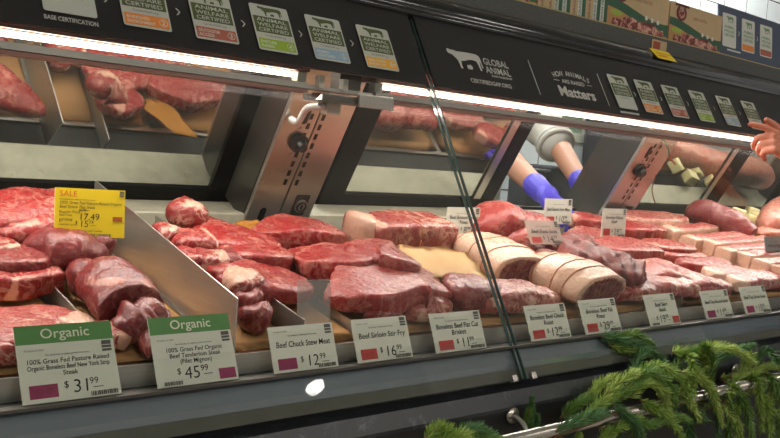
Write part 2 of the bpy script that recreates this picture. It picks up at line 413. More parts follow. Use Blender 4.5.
COW = [(0, .93), (.06, .99), (.10, .93), (.18, .95), (.30, .90), (.50, .93), (.72, .94), (.88, .93), (.95, .87), (.985, .74), (.985, .45), (1.0, .22), (.965, .22), (.955, .48), (.93, .60), (.92, .30), (.93, .06), (.885, .06), (.865, .34), (.84, .52), (.80, .56), (.70, .58), (.55, .52), (.45, .44), (.36, .44), (.335, .22), (.34, .02), (.285, .02), (.275, .25), (.25, .48), (.20, .56), (.15, .68), (.085, .72), (.025, .74), (.015, .82)]
PIG = [(.42, .02), (.44, .18), (.40, .26), (.42, .36), (.5, .44), (.62, .46), (.72, .40), (.80, .30), (.815, .05), (.77, .05), (.76, .17), (.66, .2), (.60, .02), (.55, .02), (.55, .16), (.48, .16), (.47, .02)]
HEN = [(.62, .03), (.60, .14), (.63, .24), (.66, .2), (.70, .26), (.75, .22), (.77, .12), (.74, .03)]
def logo(parent, x, y, w, h, mat, name='cow_emblem', z=0.0006, inner=None):
    o = link_mesh(name, poly_bm([(x + a * w, y + b * h) for a, b in COW], z), mat, parent)
    link_mesh('pig_emblem', poly_bm([(x + (a - .05) * w, y + b * h * .8) for a, b in PIG], z + 0.0002), inner or mat, parent)
    link_mesh('hen_emblem', poly_bm([(x + (a - .12) * w, y + b * h * 1.1) for a, b in HEN], z + 0.0004), mat, parent)
    return o
STICK_INNER = plain('sticker_silver', (186, 188, 176), 0.45, 0, 0.05)
TIERS = [('base certification', None, (212, 214, 200), ''), ('orange', 'ENRICHED|ENVIRONMENT', (222, 132, 48), '2'), ('brick red', 'OUTDOOR|ACCESS', (168, 92, 72), '3'),
         ('lime green', 'PASTURE|RAISED', (140, 172, 44), '4'), ('pale blue', 'ANIMAL|CENTERED', (140, 168, 186), '5'), ('amber', 'ANIMAL CENTERED|ENTIRE LIFE', (228, 168, 38), '5+')]
TM = [plain('sticker_band_' + t[0].replace(' ', '_'), t[2], 0.5) for t in TIERS]
def sticker(mat4, k, label, group, w=0.078, h=0.094):
    root = empty('certification_sticker', mat=mat4); tag(root, label, 'sticker', group)
    link_mesh('card', poly_bm(round_rect(0, 0, w, h, 0.004), 0.0, 0.0005), STICK_INNER, root)
    link_mesh('green_panel', poly_bm(rect(0.003, h * .385, w - .003, h * .735), 0.0005), OLIVEINK, root)
    o = logo(root, w * .2, h * .76, w * .62, h * .2, OLIVEINK, 'cow_emblem', 0.0006, STICK_INNER)
    for i, s in enumerate(('ANIMAL', 'WELFARE', 'CERTIFIED')):
        lettering(root, s, w / 2, h * (.63 - i * .108), width=w * .78, height=h * .078, mat=STICK_INNER, z=0.001, bold=0.012)
    lettering(root, 'CertifiedGAP.org', w / 2, h * .305, height=h * .045, mat=GREYINK, z=0.0008)
    if TIERS[k][1]:
        link_mesh('tier_band', poly_bm(rect(0.003, h * .04, w - .003, h * .255), 0.0005), TM[k], root)
        a, b = TIERS[k][1].split('|')
        ft = w * (.5 if k != 5 else .56)
        lettering(root, a, w * .08, h * .155, height=h * .06, mat=WHITE, align='LEFT', z=0.001, bold=0.015, maxw=ft)
        lettering(root, b, w * .08, h * .07, height=h * .06, mat=WHITE, align='LEFT', z=0.001, bold=0.015, maxw=ft + w * .08)
        bm = bmesh.new(); n = 20
        add_tube(bm, [(w * .84 + w * .085 * math.cos(2 * PI * q / n), h * .148 + w * .085 * math.sin(2 * PI * q / n), 0.001) for q in range(n + 1)], 0.0005, 4, False)
        link_mesh('number_ring', bm, WHITE, root)
        lettering(root, TIERS[k][3], w * .84, h * .105, height=h * .09, mat=WHITE, z=0.001, bold=0.02)
    return root
def chevron(parent, x, y, s, name='chevron'):
    link_mesh(name, poly_bm([(x - s, y + s * 1.6), (x - s * .3, y + s * 1.6), (x + s, y), (x - s * .3, y - s * 1.6), (x - s, y - s * 1.6), (x + s * .3, y)], -0.0015), SILVERINK, parent)
S0 = SB + 0.020
lab = ['partly cropped sticker above the words BASE CERTIFICATION, leftmost on the left header', 'sticker with orange band numbered 2 on the left header', 'sticker with brick red band numbered 3 on the left header',
       'sticker with lime green band numbered 4 on the left header', 'sticker with pale blue band numbered 5 on the left header', 'sticker with amber band nearest the left side of the glass joint']
xs = [0.425, 0.543, 0.662, 0.778, 0.893, 1.010]
for k in range(6):
    sticker(gframe(xs[k], S0 + [.010, .007, .004, .002, .001, .001][k]), k, lab[k], 'certification stickers on the left header')
    if k < 5: chevron(pl_left, xs[k] + 0.097 + 0.88, S0 + 0.05, 0.004)
lettering(pl_left, 'BASE CERTIFICATION', xs[0] + 0.039 + 0.88, S0 - 0.003, width=0.078, height=0.0075, mat=SILVERINK, z=-0.0015, name='base_lettering', bold=0.02)
ox = -GAP - 0.006
logo(pl_right, 1.243 + ox, SB + 0.056, 0.098, 0.046, SILVERINK, 'cow_emblem', -0.0015, PANELB)
lettering(pl_right, 'GLOBAL', 1.347 + ox, SB + 0.078, height=0.0165, width=0.078, mat=SILVERINK, align='LEFT', z=-0.0015, bold=0.012)
lettering(pl_right, 'ANIMAL', 1.347 + ox, SB + 0.057, height=0.0165, width=0.078, mat=SILVERINK, align='LEFT', z=-0.0015, bold=0.012)
lettering(pl_right, 'PARTNERSHIP', 1.360 + ox, SB + 0.048, height=0.005, width=0.064, mat=SILVERINK, align='LEFT', z=-0.0015, bold=0.02)
lettering(pl_right, 'CERTIFIEDGAP.ORG', 1.287 + ox, SB + 0.026, height=0.010, width=0.125, mat=SILVERINK, align='LEFT', z=-0.0015, bold=0.02)
for x in (1.505, 1.762):
    link_mesh('divider_line', poly_bm(rect(x + ox - .0012, SB + .022, x + ox + .0012, SB + .112), -0.0015, 0.0003), SILVERINK, pl_right)
arc = 'HOW ANIMALS'
for i, ch in enumerate(arc):
    if ch == ' ': continue
    a = (i - 5) / 5.0; t = lettering(pl_right, ch, 0, 0, height=0.0135, mat=SILVERINK, z=0, name='arc_lettering', bold=0.02)
    t.matrix_local = Matrix.Translation((1.648 + ox + a * 0.062, SB + 0.088 - 0.009 * a * a, -0.0015)) @ Matrix.Rotation(-a * 0.28, 4, 'Z')
lettering(pl_right, 'ARE RAISED', 1.648 + ox, SB + 0.066, height=0.0105, width=0.085, mat=SILVERINK, z=-0.0015, bold=0.02)
link_mesh('dash', add_rects([(1.648 + ox - .072, SB + .070, 1.648 + ox - .052, SB + .0715), (1.648 + ox + .052, SB + .070, 1.648 + ox + .072, SB + .0715)], -0.0016), SILVERINK, pl_right)
lettering(pl_right, 'Matters', 1.648 + ox, SB + 0.030, height=0.027, width=0.135, mat=SILVERINK, z=-0.0015, bold=0.03, name='matters_lettering')
lab2 = ['sticker without a coloured band above a white line on the right header', 'sticker with orange band on the right header, under the top shelf', 'sticker with reddish band on the right header, between the orange and green ones',
        'sticker with lime green band on the right header', 'sticker with pale blue band on the right header', 'sticker with amber band touched by the pointing fingertip']
xr = [1.79, 1.905, 2.03, 2.165, 2.31, 2.455]
for k in range(6):
    sticker(gframe(xr[k] + 0.01, S0), k, lab2[k], 'certification stickers on the right header', 0.080, 0.096)
    if k < 5: chevron(pl_right, (xr[k] + xr[k + 1] + 0.08) / 2 + 0.01 + ox, S0 + 0.05, 0.004)
link_mesh('base_line', poly_bm(rect(1.80 + ox, S0 - 0.013, 1.88 + ox, S0 - 0.008), -0.0015, 0.0003), SILVERINK, pl_right)

# ------------------------------------------------------------------ rear service posts
PV = Vector((0, -0.494, 0.8695))
def post(x0, w, label, d=0.085):
    f0 = frame((x0, 1.585, -0.168 + H), (1, 0, 0), PV)
    root = empty('service_post', mat=f0); tag(root, label, 'post', 'steel service posts between the rear doors')
    hh = 0.405
    seam = w * 0.49
    link_mesh('front_cover', box_bm((seam / 2, hh / 2, -0.006), (seam - 0.003, hh, 0.012), None, 0.003), STEEL, root)
    link_mesh('hinged_cover', box_bm((seam + (w - seam) / 2, hh / 2, -0.006), (w - seam - 0.003, hh, 0.012), None, 0.003), STEEL, root)
    link_mesh('side_panel', box_bm((0.004, hh / 2, -d / 2 - 0.011), (0.008, hh, d)), STEELD, root)  # darker than the other side: its dark reflection is put into the colour
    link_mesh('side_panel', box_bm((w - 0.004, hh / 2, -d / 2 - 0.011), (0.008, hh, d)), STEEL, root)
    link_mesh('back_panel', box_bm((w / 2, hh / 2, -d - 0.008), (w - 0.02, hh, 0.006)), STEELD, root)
    for i in range(9):
        v = 0.105 + i * 0.0228
        for dx in (-0.017, 0.012):
            link_mesh('slot', box_bm((seam + dx, v, 0.0005), (0.0075, 0.0135, 0.001)), RUBBER, root)
    bm = bmesh.new(); add_tube(bm, [(seam + 0.045, 0.046, 0), (seam + 0.045, 0.046, 0.006)], 0.0155, 20)
    k = link_mesh('key_lock', bm, STEEL, root)
    bm = bmesh.new(); add_tube(bm, [(seam + 0.045 + 0.011 * math.cos(q * PI / 10), 0.046 + 0.011 * math.sin(q * PI / 10), 0.0068) for q in range(21)], 0.0014, 5, False)
    link_mesh('ring', bm, RUBBER, k)
    link_mesh('keyway', box_bm((seam + 0.045, 0.046, 0.0064), (0.003, 0.010, 0.002)), RUBBER, k)
    link_mesh('lock_plate', poly_bm(round_rect(seam + .026, .02, seam + .062, .074, .004), 0.0, 0.0008), STEELD, root)
    link_mesh('oval_hole', poly_bm(round_rect(0.030, 0.004, 0.045, 0.038, 0.0074, 6), 0.0, 0.0006), RUBBER, root)
    link_mesh('cable_hole', poly_bm(round_rect(0.042, 0.245, 0.058, 0.285, 0.0078, 6), 0.0, 0.0006), RUBBER, root)
    bm = bmesh.new(); c = Vector((0.054, 0.204, 0))
    add_tube(bm, [c, c + Vector((0, 0, 0.010))], 0.0205, 20)
    s = link_mesh('socket', bm, BLACKP, root)
    bm = bmesh.new(); add_tube(bm, [c + Vector((0.002, -0.001, 0.01)), c + Vector((0.004, -0.003, 0.020))], [0.013, 0.012], 16)
    link_mesh('plug', bm, BLACKP, s)
    bm = bmesh.new(); q = c + Vector((0.004, -0.003, 0.0205)); add_tube(bm, [q + Vector((0.009 * math.cos(a * PI / 8), 0.009 * math.sin(a * PI / 8), 0)) for a in range(17)], 0.0018, 5, False)
    link_mesh('plug_ring', bm, STEELD, s)
    for dx, dy in ((-0.004, 0.031), (-0.004, -0.030)):
        bm = bmesh.new(); add_tube(bm, [c + Vector((dx, dy, 0)), c + Vector((dx, dy, 0.003))], 0.0038, 10); link_mesh('screw', bm, STEEL, root)
    for x, y in ((0.012, 0.10), (w - 0.012, 0.35), (0.014, 0.34)):
        bm = bmesh.new(); add_tube(bm, [(x, y, 0), (x, y, 0.002)], 0.003, 10); link_mesh('screw', bm, STEEL, root)
    return root
post(0.963, 0.165, 'steel service post with black socket and slots, left of the open doorway, with white cable')
post(2.185, 0.165, 'farther steel service post right of the gloved hands, hanging thin wires', 0.125)
post(-0.35, 0.182, 'steel service post at the near end of the case, outside the photograph')
post(3.62, 0.182, 'steel service post at the far end of the case, outside the photograph')

# ------------------------------------------------------------------ rear doors: half mirrored panes in black frames
def door(x0, w, label, bl=0.06, br=0.06, dz=0.0, strip=True):
    f0 = frame((x0, 1.703 + dz, -0.134 + H), (1, 0, 0), Vector((0, -0.4985, 0.8669)))
    root = empty('rear_door', mat=f0); tag(root, label, 'door', 'half-mirrored rear doors')
    hh = 0.40; bb = 0.033; d = 0.012
    link_mesh('pane', box_bm((w / 2, hh / 2, -0.006), (w - 0.02, hh - 0.02, 0.004)), MIRROR, root)
    bm = bmesh.new()
    add_box(bm, Vector((w / 2, bb / 2, -0.004)), Vector((w, bb, 0.014)), None, 0.002)
    add_box(bm, Vector((w / 2, hh - 0.01, -0.004)), Vector((w, 0.03, 0.014)), None, 0.002)
    add_box(bm, Vector((bl / 2, hh / 2, -0.004)), Vector((bl, hh, 0.014)), None, 0.002)
    add_box(bm, Vector((w - br / 2, hh / 2, -0.004)), Vector((br, hh, 0.014)), None, 0.002)
    link_mesh('frame', bm, FRAMEB, root)
    if strip:
        link_mesh('edge_strip', box_bm((w - br - 0.014, hh / 2, 0.001), (0.026, hh - 0.05, 0.003)), STEEL, root)
    return root
door(0.30, 0.70, 'wide rear door with black frame behind the yellow sale sign', 0.05, 0.065, 0.0, False)
door(-0.20, 0.52, 'nearest rear door, at the far left edge', 0.05, 0.05, 0.022, False)
door(1.235, 0.605, 'rear door between the near steel post and the open gap', 0.068, 0.055)
door(2.40, 0.66, 'rear door right of the farther steel post, mirroring beef', 0.05, 0.095)
door(3.05, 0.50, 'rear door at the right edge of the photograph, past the thick black jamb', 0.05, 0.05, 0.022, False)
cpart('door_track', prism_bm(rel([(1.735, -0.137), (1.735, -0.128), (1.71, -0.128), (1.71, -0.137)]), XL, XR), FRAMEB)
cpart('filler_strip', box_bm((1.19, 1.70, 0.02 + H), (0.11, 0.008, 0.36), Matrix.Rotation(math.radians(29.9), 3, 'X')), plain('grey_green_filler', (96, 104, 98), 0.35))
cpart('rear_header', prism_bm(rel([(1.50, 0.20), (1.50, 0.245), (1.70, 0.26), (1.70, 0.20)]), XL, XR), FRAMEB)

# ------------------------------------------------------------------ lamp bars under the canopy
def lamp_bar(x0, x1, label):
    root = empty('lamp_bar', ((x0 + x1) / 2, 1.31, 0.12 + H)); tag(root, label, 'lamp', 'lit lamp bars under the canopy')
    def p(name, bm, m, s=False):
        o = link_mesh(name, bm, m, None, s); o.parent = root; o.matrix_parent_inverse = Matrix.Translation(-root.location); return o
    p('upper_housing', prism_bm(rel([(1.297, 0.134), (1.297, 0.141), (1.345, 0.150), (1.345, 0.134)]), x0, x1), plain('rose_grey_housing', (150, 128, 120), 0.4, 0.6))
    p('tube', tube_bm([(x0 + 0.02, 1.312, 0.127 + H), (x1 - 0.02, 1.312, 0.127 + H)], 0.0048, 12), TUBE, True)
    p('lower_rail', prism_bm(rel([(1.296, 0.104), (1.296, 0.1145), (1.302, 0.1145), (1.304, 0.109), (1.336, 0.109), (1.336, 0.104)]), x0, x1), STEEL)
    p('rail_lip', prism_bm(rel([(1.299, 0.0965), (1.299, 0.103), (1.33, 0.103), (1.33, 0.0965)]), x0, x1), plain('dull_copper_lip', (150, 110, 100), 0.4, 0.5))
    for x in (x0 + 0.012, x1 - 0.012):
        p('end_socket', box_bm((x, 1.312, 0.123 + H), (0.02, 0.02, 0.02), None, 0.003), WHITE)
    return root
lamp_bar(-0.85, 0.905, 'lit lamp bar under the canopy, left of the grey bracket')
lamp_bar(1.06, 2.62, 'lit lamp bar under the canopy, right of the glass joint')
lamp_bar(2.66, 4.55, 'lit lamp bar under the canopy at the far right end')
br = tag(empty('lamp_bracket', (1.0, 1.31, 0.1 + H)), 'grey metal bracket with white clips joining the two lamp bars', 'bracket')
def bp(name, bm, m):
    o = link_mesh(name, bm, m); o.parent = br; o.matrix_parent_inverse = Matrix.Translation(-br.location); return o
bp('plate', box_bm((1.052, 1.283, 0.094 + H), (0.085, 0.006, 0.025), None, 0.002), STEEL)
bp('arm', box_bm((0.99, 1.32, 0.093 + H), (0.12, 0.06, 0.014), None, 0.003), STEELD)
bp('rail', box_bm((0.98, 1.315, 0.108 + H), (0.15, 0.03, 0.007)), STEEL)
for x in (0.93, 0.985):
    c_ = bp('clip', box_bm((x, 1.30, 0.119 + H), (0.012, 0.014, 0.022), None, 0.002), WHITE)
bp('stem', box_bm((1.02, 1.34, 0.15 + H), (0.05, 0.03, 0.07)), STEELD)
bp('cable_gland', box_bm(at_y(331, 108, 1.345), (0.035, 0.02, 0.026), None, 0.004), WHITE)
pa = at_y(325, 106, 1.335); pb = Vector((1.013, 1.585, -0.168 + H)) + PV * 0.262 + Vector((0, -0.87, -0.494)) * 0.004
pb = at_y(291, 119, 1.452)
tag(link_mesh('power_cable', tube_bm(catmull([pa, pa.lerp(pb, .35) + Vector((-0.012, 0, 0.004)), pa.lerp(pb, .75) + Vector((-.008, -.01, -0.012)), pb], 18), 0.0068, 10), CABLE, None, True), 'white power cable running from the lamp bracket into the near steel post', 'cable')
wires = tag(empty('hanging_wires', (2.29, 1.42, 0.1 + H)), 'thin loose wires with a red tip hanging beside the farther steel post', 'wires')
def wp(name, pts, r, m):
    o = link_mesh(name, tube_bm(catmull(pts, 12), r, 6), m, None, True); o.parent = wires; o.matrix_parent_inverse = Matrix.Translation(-wires.location)
wa = at_y(668, 148, 1.40); wb = at_y(669, 157, 1.40); wc = at_y(675, 164, 1.40)
wp('wire', [at_y(662, 138, 1.42), wa, wb], 0.0018, plain('green_wire', (70, 120, 104), 0.5)); wp('tip', [wb, wb.lerp(wc, .5), wc], 0.003, plain('red_white_tip', (200, 90, 70), 0.5))
wp('wire', [at_y(656, 175, 1.45), at_y(652, 190, 1.52), at_y(655, 203, 1.56)], 0.0016, plain('brown_wire', (120, 66, 58), 0.5))
pa = tag(empty('taped_paper', at_y(684, 113, 1.40)), 'crumpled yellow paper tag hanging behind the lamp bar beside the farther post', 'paper')
bm = bmesh.new()
g = [[bm.verts.new(at_y(676 + 5.2 * i, 103 + 8 * j + (5 - i) * 0.9 + (rnd.random() - .5) * 3, 1.40 + 0.018 * rnd.random()) - pa.location) for i in range(5)] for j in range(3)]
for j in range(2):
    for i in range(4): bm.faces.new((g[j][i], g[j][i + 1], g[j + 1][i + 1], g[j + 1][i]))
bmesh.ops.solidify(bm, geom=bm.faces[:], thickness=0.001)
link_mesh('sheet', bm, plain('pale_yellow_paper', (206, 196, 104), 0.6), pa)
bm = bmesh.new(); add_box(bm, at_y(689, 108, 1.395) - pa.location, Vector((0.012, 0.006, 0.014)))
link_mesh('clip', bm, BLACKP, pa)

# ------------------------------------------------------------------ steel tray dividers
def divider(X, y0, y1, h, label, th=0.0025, hb=None):
    bm = bmesh.new(); n = 2
    prof = [(y0, deck_z(y0) + 0.0005), (y1, deck_z(y1) + 0.0005), (y1, deck_z(y1) + (hb or h)), (y0, deck_z(y0) + h)]
    o = link_mesh('tray_divider', prism_bm(prof, X - th / 2, X + th / 2), TRAY); tag(o, label, 'tray divider', 'steel tray dividers')
    return o
divider(0.632, 1.042, 1.565, 0.082, 'tall steel divider beside the tenderloin, nearest the second green sign', hb=0.104)
divider(0.752, 1.046, 1.56, 0.042, 'low steel divider between the stew meat chunks and the flat steaks')
divider(0.452, 1.046, 1.40, 0.030, 'thin low steel divider left of the tenderloin')
divider(0.872, 1.046, 1.25, 0.018, 'short low steel divider behind the fourth sign, beside bare paper')
divider(1.80, 1.046, 1.30, 0.026, 'low steel divider among skirt steaks on the right')
# ------------------------------------------------------------------ price signs
def mark(parent, x, y, w, h):             # the small dark certification mark in the corner
    bm = add_rects([(x, y + h * .62, x + w, y + h), (x, y + h * .32, x + w, y + h * .55), (x, y, x + w, y + h * .22)], 0.0006)
    return link_mesh('corner_mark', bm, GREYINK, parent)
def barcode(parent, x, y, w, h, seed):
    r = random.Random(seed); rects = []; u = x
    while u < x + w:
        b = 0.0006 + r.random() * 0.0014; rects.append((u, y, min(u + b, x + w), y + h)); u += b + 0.0005 + r.random() * 0.0009
    return link_mesh('barcode', add_rects(rects, 0.0006), GREYINK, parent)
def price_of(root, dollars, cents, x, y, h, ink=INK):
    lettering(root, '$', x - h * .42, y + h * .42, height=h * .5, mat=ink, name='price', shear=.05)
    t = lettering(root, dollars, x, y, height=h, mat=ink, align='LEFT', name='price', shear=.06, bold=-0.004)
    wx = max(v.co.x for v in t.data.vertices)
    lettering(root, cents, wx + h * .1, y + h * .5, height=h * .5, mat=ink, align='LEFT', name='price', shear=.06)
    link_mesh('unit_line', add_rects([(wx + h * .35, y + h * .22, wx + h * 1.1, y + h * .28)], 0.0006), GREYINK, root)
def price_sign(mat4, w, h, lines, dollars, cents, label, block=PURPLE, organic=False, seed=1, blockright=False, group='price signs along the front rail', card=WHITE, small=True, ph=0.0165, lh=0.0088):
    root = empty('price_sign', mat=mat4); tag(root, label, 'price sign', group)
    link_mesh('card', box_bm((w / 2, h / 2, -0.0008), (w, h, 0.0016)), card, root)
    top = h
    if organic:
        hb = 0.023; top = h - hb
        link_mesh('green_header', poly_bm(rect(0, top, w, h), 0.0002, 0.0004), GREENH, root)
        lettering(root, 'Organic', w / 2, top + 0.0062, height=0.0125, width=w * .5, mat=CREAMINK, z=0.001, bold=0.008, name='organic_lettering')
    if small:
        lettering(root, 'Product of USA', w * .07, top - 0.009, height=0.0026, mat=GREYINK, align='LEFT')
    lettering(root, 'No antibiotics or added growth hormones', w / 2, top - 0.0155, height=0.0026, width=w * .45, mat=INK)
    mark(root, w * .865, top - 0.0155, w * .1, 0.0135)
    if organic: lh = 0.0060
    for i, s in enumerate(lines):
        lettering(root, s, w / 2, top - (0.0185 + lh + i * (lh + (0.0018 if organic else 0.0022))) + (0 if len(lines) > 1 else -0.0035), height=lh, mat=INK, maxw=w * .84, shear=.08, name='product_name', bold=0.006)
    bw, bh = w * .28, h * .17 if organic else h * .24
    if not blockright:
        link_mesh('ink_block', poly_bm(rect(w * .075, h * .055, w * .075 + bw, h * .055 + bh), 0.0002, 0.0004), block, root)
        lettering(root, dollars + '.' + cents, w * .075 + bw / 2, h * .055 + bh * .3, height=bh * .42, mat=plain('dim_block_ink', (110, 36, 50), 0.6), name='block_lettering')
        price_of(root, dollars, cents, w * .5, h * .085, ph); barcode(root, w * .68, 0.0015, w * .28, 0.0055, seed)
    else:
        link_mesh('ink_block', poly_bm(rect(w * .76, h * .03, w * .97, h * .03 + bh * .9), 0.0002, 0.0004), block, root)
        price_of(root, dollars, cents, w * .33, h * .085, ph * 1.02); barcode(root, w * .08, 0.0015, w * .22, 0.005, seed)
    return root
RV = Vector((0, 0.40, 0.9165))
def rail_frame(x, roll=0.0, lean=RV, z=-0.3195): return frame((x, 1.0, z + H), (math.cos(roll), 0, math.sin(roll)), lean)
SPEC = [
    (0.333, 0.118, 0.094, ['100% Grass Fed Pasture Raised', 'Organic Boneless Beef New York Strip', 'Steak'], '31', '99', 'green-topped Organic price sign reading $31.99, nearest on the front rail', PURPLE, True, False, Vector((0, .5, .866))),
    (0.499, 0.118, 0.092, ['100% Grass Fed Organic', 'Beef Tenderloin Steak', '(Filet Mignon)'], '45', '99', 'green-topped Organic price sign reading $45.99', PURPLE, True, True, Vector((0, .46, .888))),
    (0.674, 0.113, 0.066, ['Beef Chuck Stew Meat'], '12', '99', 'white price sign for Beef Chuck Stew Meat, $12.99', PURPLE, False, False, RV),
    (0.824, 0.112, 0.067, ['Beef Sirloin Stir Fry'], '16', '99', 'white price sign for Beef Sirloin Stir Fry, $16.99', REDINK, False, False, RV),
    (0.988, 0.119, 0.066, ['Boneless Beef Flat Cut', 'Brisket'], '11', '99', 'white price sign for Flat Cut Brisket, $11.99, left of the glass joint', REDINK, False, False, RV),
    (1.226, 0.117, 0.066, ['Boneless Beef Chuck', 'Roast'], '12', '99', 'white price sign for Beef Chuck Roast, first right of the glass joint', REDINK, False, False, RV),
    (1.388, 0.119, 0.068, ['Boneless Beef Rib', 'Roast'], '29', '99', 'white price sign for Beef Rib Roast, $29.99, before the fat-coated roast', REDINK, False, False, RV),
    (1.610, 0.118, 0.068, ['Beef Skirt', 'Steak'], '19', '99', 'white price sign for Beef Skirt Steak, $19.99', REDINK, False, True, RV),
    (1.838, 0.122, 0.066, ['Beef Top Round Steak'], '11', '99', 'white price sign for Beef Top Round Steak, second from the right on the rail', PURPLE, False, False, RV),
    (2.020, 0.128, 0.068, ['Beef Top Sirloin Steak'], '15', '99', 'white price sign for Beef Top Sirloin Steak, farthest on the front rail', PURPLE, False, False, RV),
]
for i, (x, w_, h_, ls, d, c_, lb, bk, og, br_, ln) in enumerate(SPEC):
    price_sign(rail_frame(x, 0.0, ln), w_, h_, ls, d, c_, lb, bk, og, i + 3, br_)

# signs standing on the meat, each on a clear plastic pick
def stand_sign(px, Y, w, h, lines, dollars, cents, label, lean=0.15, yaw=0.0, card=WHITE, block=REDINK, pick=True, **kw):
    o = at_y(px[0], px[1], Y)
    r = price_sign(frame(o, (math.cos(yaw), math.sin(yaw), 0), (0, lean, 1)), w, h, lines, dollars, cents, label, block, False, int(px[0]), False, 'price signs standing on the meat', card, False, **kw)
    if pick:
        link_mesh('clear_pick', box_bm((w / 2, -0.018, -0.003), (0.022, 0.045, 0.002)), HOLDER, r)
    return r
stand_sign((446, 236), 1.40, 0.108, 0.066, ['Beef Bottom Round', 'Roast'], '8', '99', 'white price sign standing behind the glass joint, reading $8.99', 0.05, lh=0.0085)
stand_sign((544, 224), 1.38, 0.108, 0.064, ['Beef Round Stew Meat'], '10', '99', 'white price sign reading $10.99, in front of the gloved hand', 0.05, lh=0.0085)
stand_sign((531, 244), 1.26, 0.105, 0.058, ['Beef Flank Steak'], '14', '99', 'shaded price sign tipped back on the dark flank meat', 0.55, -0.1, plain('shaded_card', (176, 152, 140), 0.5), pick=False, lh=0.009)  # the shade on this sign is put into its card colour
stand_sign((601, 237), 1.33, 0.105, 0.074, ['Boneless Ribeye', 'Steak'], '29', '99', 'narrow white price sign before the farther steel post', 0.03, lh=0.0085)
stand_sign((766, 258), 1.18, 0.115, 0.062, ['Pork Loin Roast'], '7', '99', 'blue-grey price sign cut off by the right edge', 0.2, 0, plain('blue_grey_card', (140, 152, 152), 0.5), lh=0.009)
# the yellow sale sign
o = at_y(54, 237, 1.31)
w_ = 0.108; h_ = 0.075
ys = empty('price_sign', mat=frame(o, (0.985, -0.05, -0.015), (0, 0.12, 1))); tag(ys, 'large yellow SALE price sign standing above the flap meat at left', 'price sign', 'price signs standing on the meat')
link_mesh('card', box_bm((w_ / 2, h_ / 2, -0.0008), (w_, h_, 0.0014)), YELLOW, ys)
link_mesh('card_back', box_bm((w_ / 2, h_ / 2, -0.0022), (w_, h_, 0.0010)), WHITE, ys)
lettering(ys, 'SALE', w_ * .06, h_ * .83, height=0.009, mat=SALERED, align='LEFT', bold=-0.004, name='sale_lettering')
lettering(ys, 'No antibiotics or added growth hormones', w_ * .06, h_ * .755, height=0.0026, mat=INK, align='LEFT', width=w_ * .5)
lettering(ys, '100% Grass Fed Pasture Raised Organic', w_ * .06, h_ * .675, height=0.005, mat=INK, align='LEFT', shear=.08, width=w_ * .88, name='product_name')
lettering(ys, 'Beef Sirloin Flap Steak', w_ * .06, h_ * .59, height=0.005, mat=INK, align='LEFT', shear=.08, width=w_ * .5, name='product_name')
for s, y, h__ in (('Regular Price', .49, .0042), ('Sale Price', .43, .0036), ('prime', .325, .0062), ('member price', .24, .0034)):
    lettering(ys, s, w_ * .06, h_ * y, height=h__, mat=INK, align='LEFT')
lettering(ys, '20.99', w_ * .33, h_ * .53, height=0.004, mat=INK, align='LEFT'); link_mesh('strike', add_rects([(w_ * .32, h_ * .548, w_ * .48, h_ * .556)], 0.0009), INK, ys)
price_of(ys, '17.49', '', w_ * .34, h_ * .37, 0.0118) if False else lettering(ys, '17.49', w_ * .33, h_ * .36, height=0.0104, mat=INK, align='LEFT', name='price', shear=.06)
price_of(ys, '15', '74', w_ * .34, h_ * .215, 0.0104)
link_mesh('ink_block', poly_bm(rect(w_ * .02, h_ * .03, w_ * .27, h_ * .155), 0.0002, 0.0004), plain('rust_ink_block', (160, 78, 20), 0.6), ys)
link_mesh('ink_block', poly_bm(rect(w_ * .82, h_ * .34, w_ * .96, h_ * .44), 0.0002, 0.0004), plain('rust_ink_block', (170, 88, 20), 0.6), ys)
mark(ys, w_ * .915, h_ * .86, w_ * .07, h_ * .12); barcode(ys, w_ * .46, h_ * .02, w_ * .34, h_ * .06, 77)
lettering(ys, 'Valid through Tuesday', w_ * .32, h_ * .12, height=0.003, mat=INK, align='LEFT')
tag(link_mesh('clear_sign_holder', box_bm((0, 0, 0), (0.062, 0.0025, 0.088), None, 0.0008), HOLDER), 'empty clear plastic sign holder between the flat steaks and the third rail sign', 'sign holder').matrix_world = frame(at_y(314, 308, 1.085), (1, 0, 0), (0, 1, -0.1))

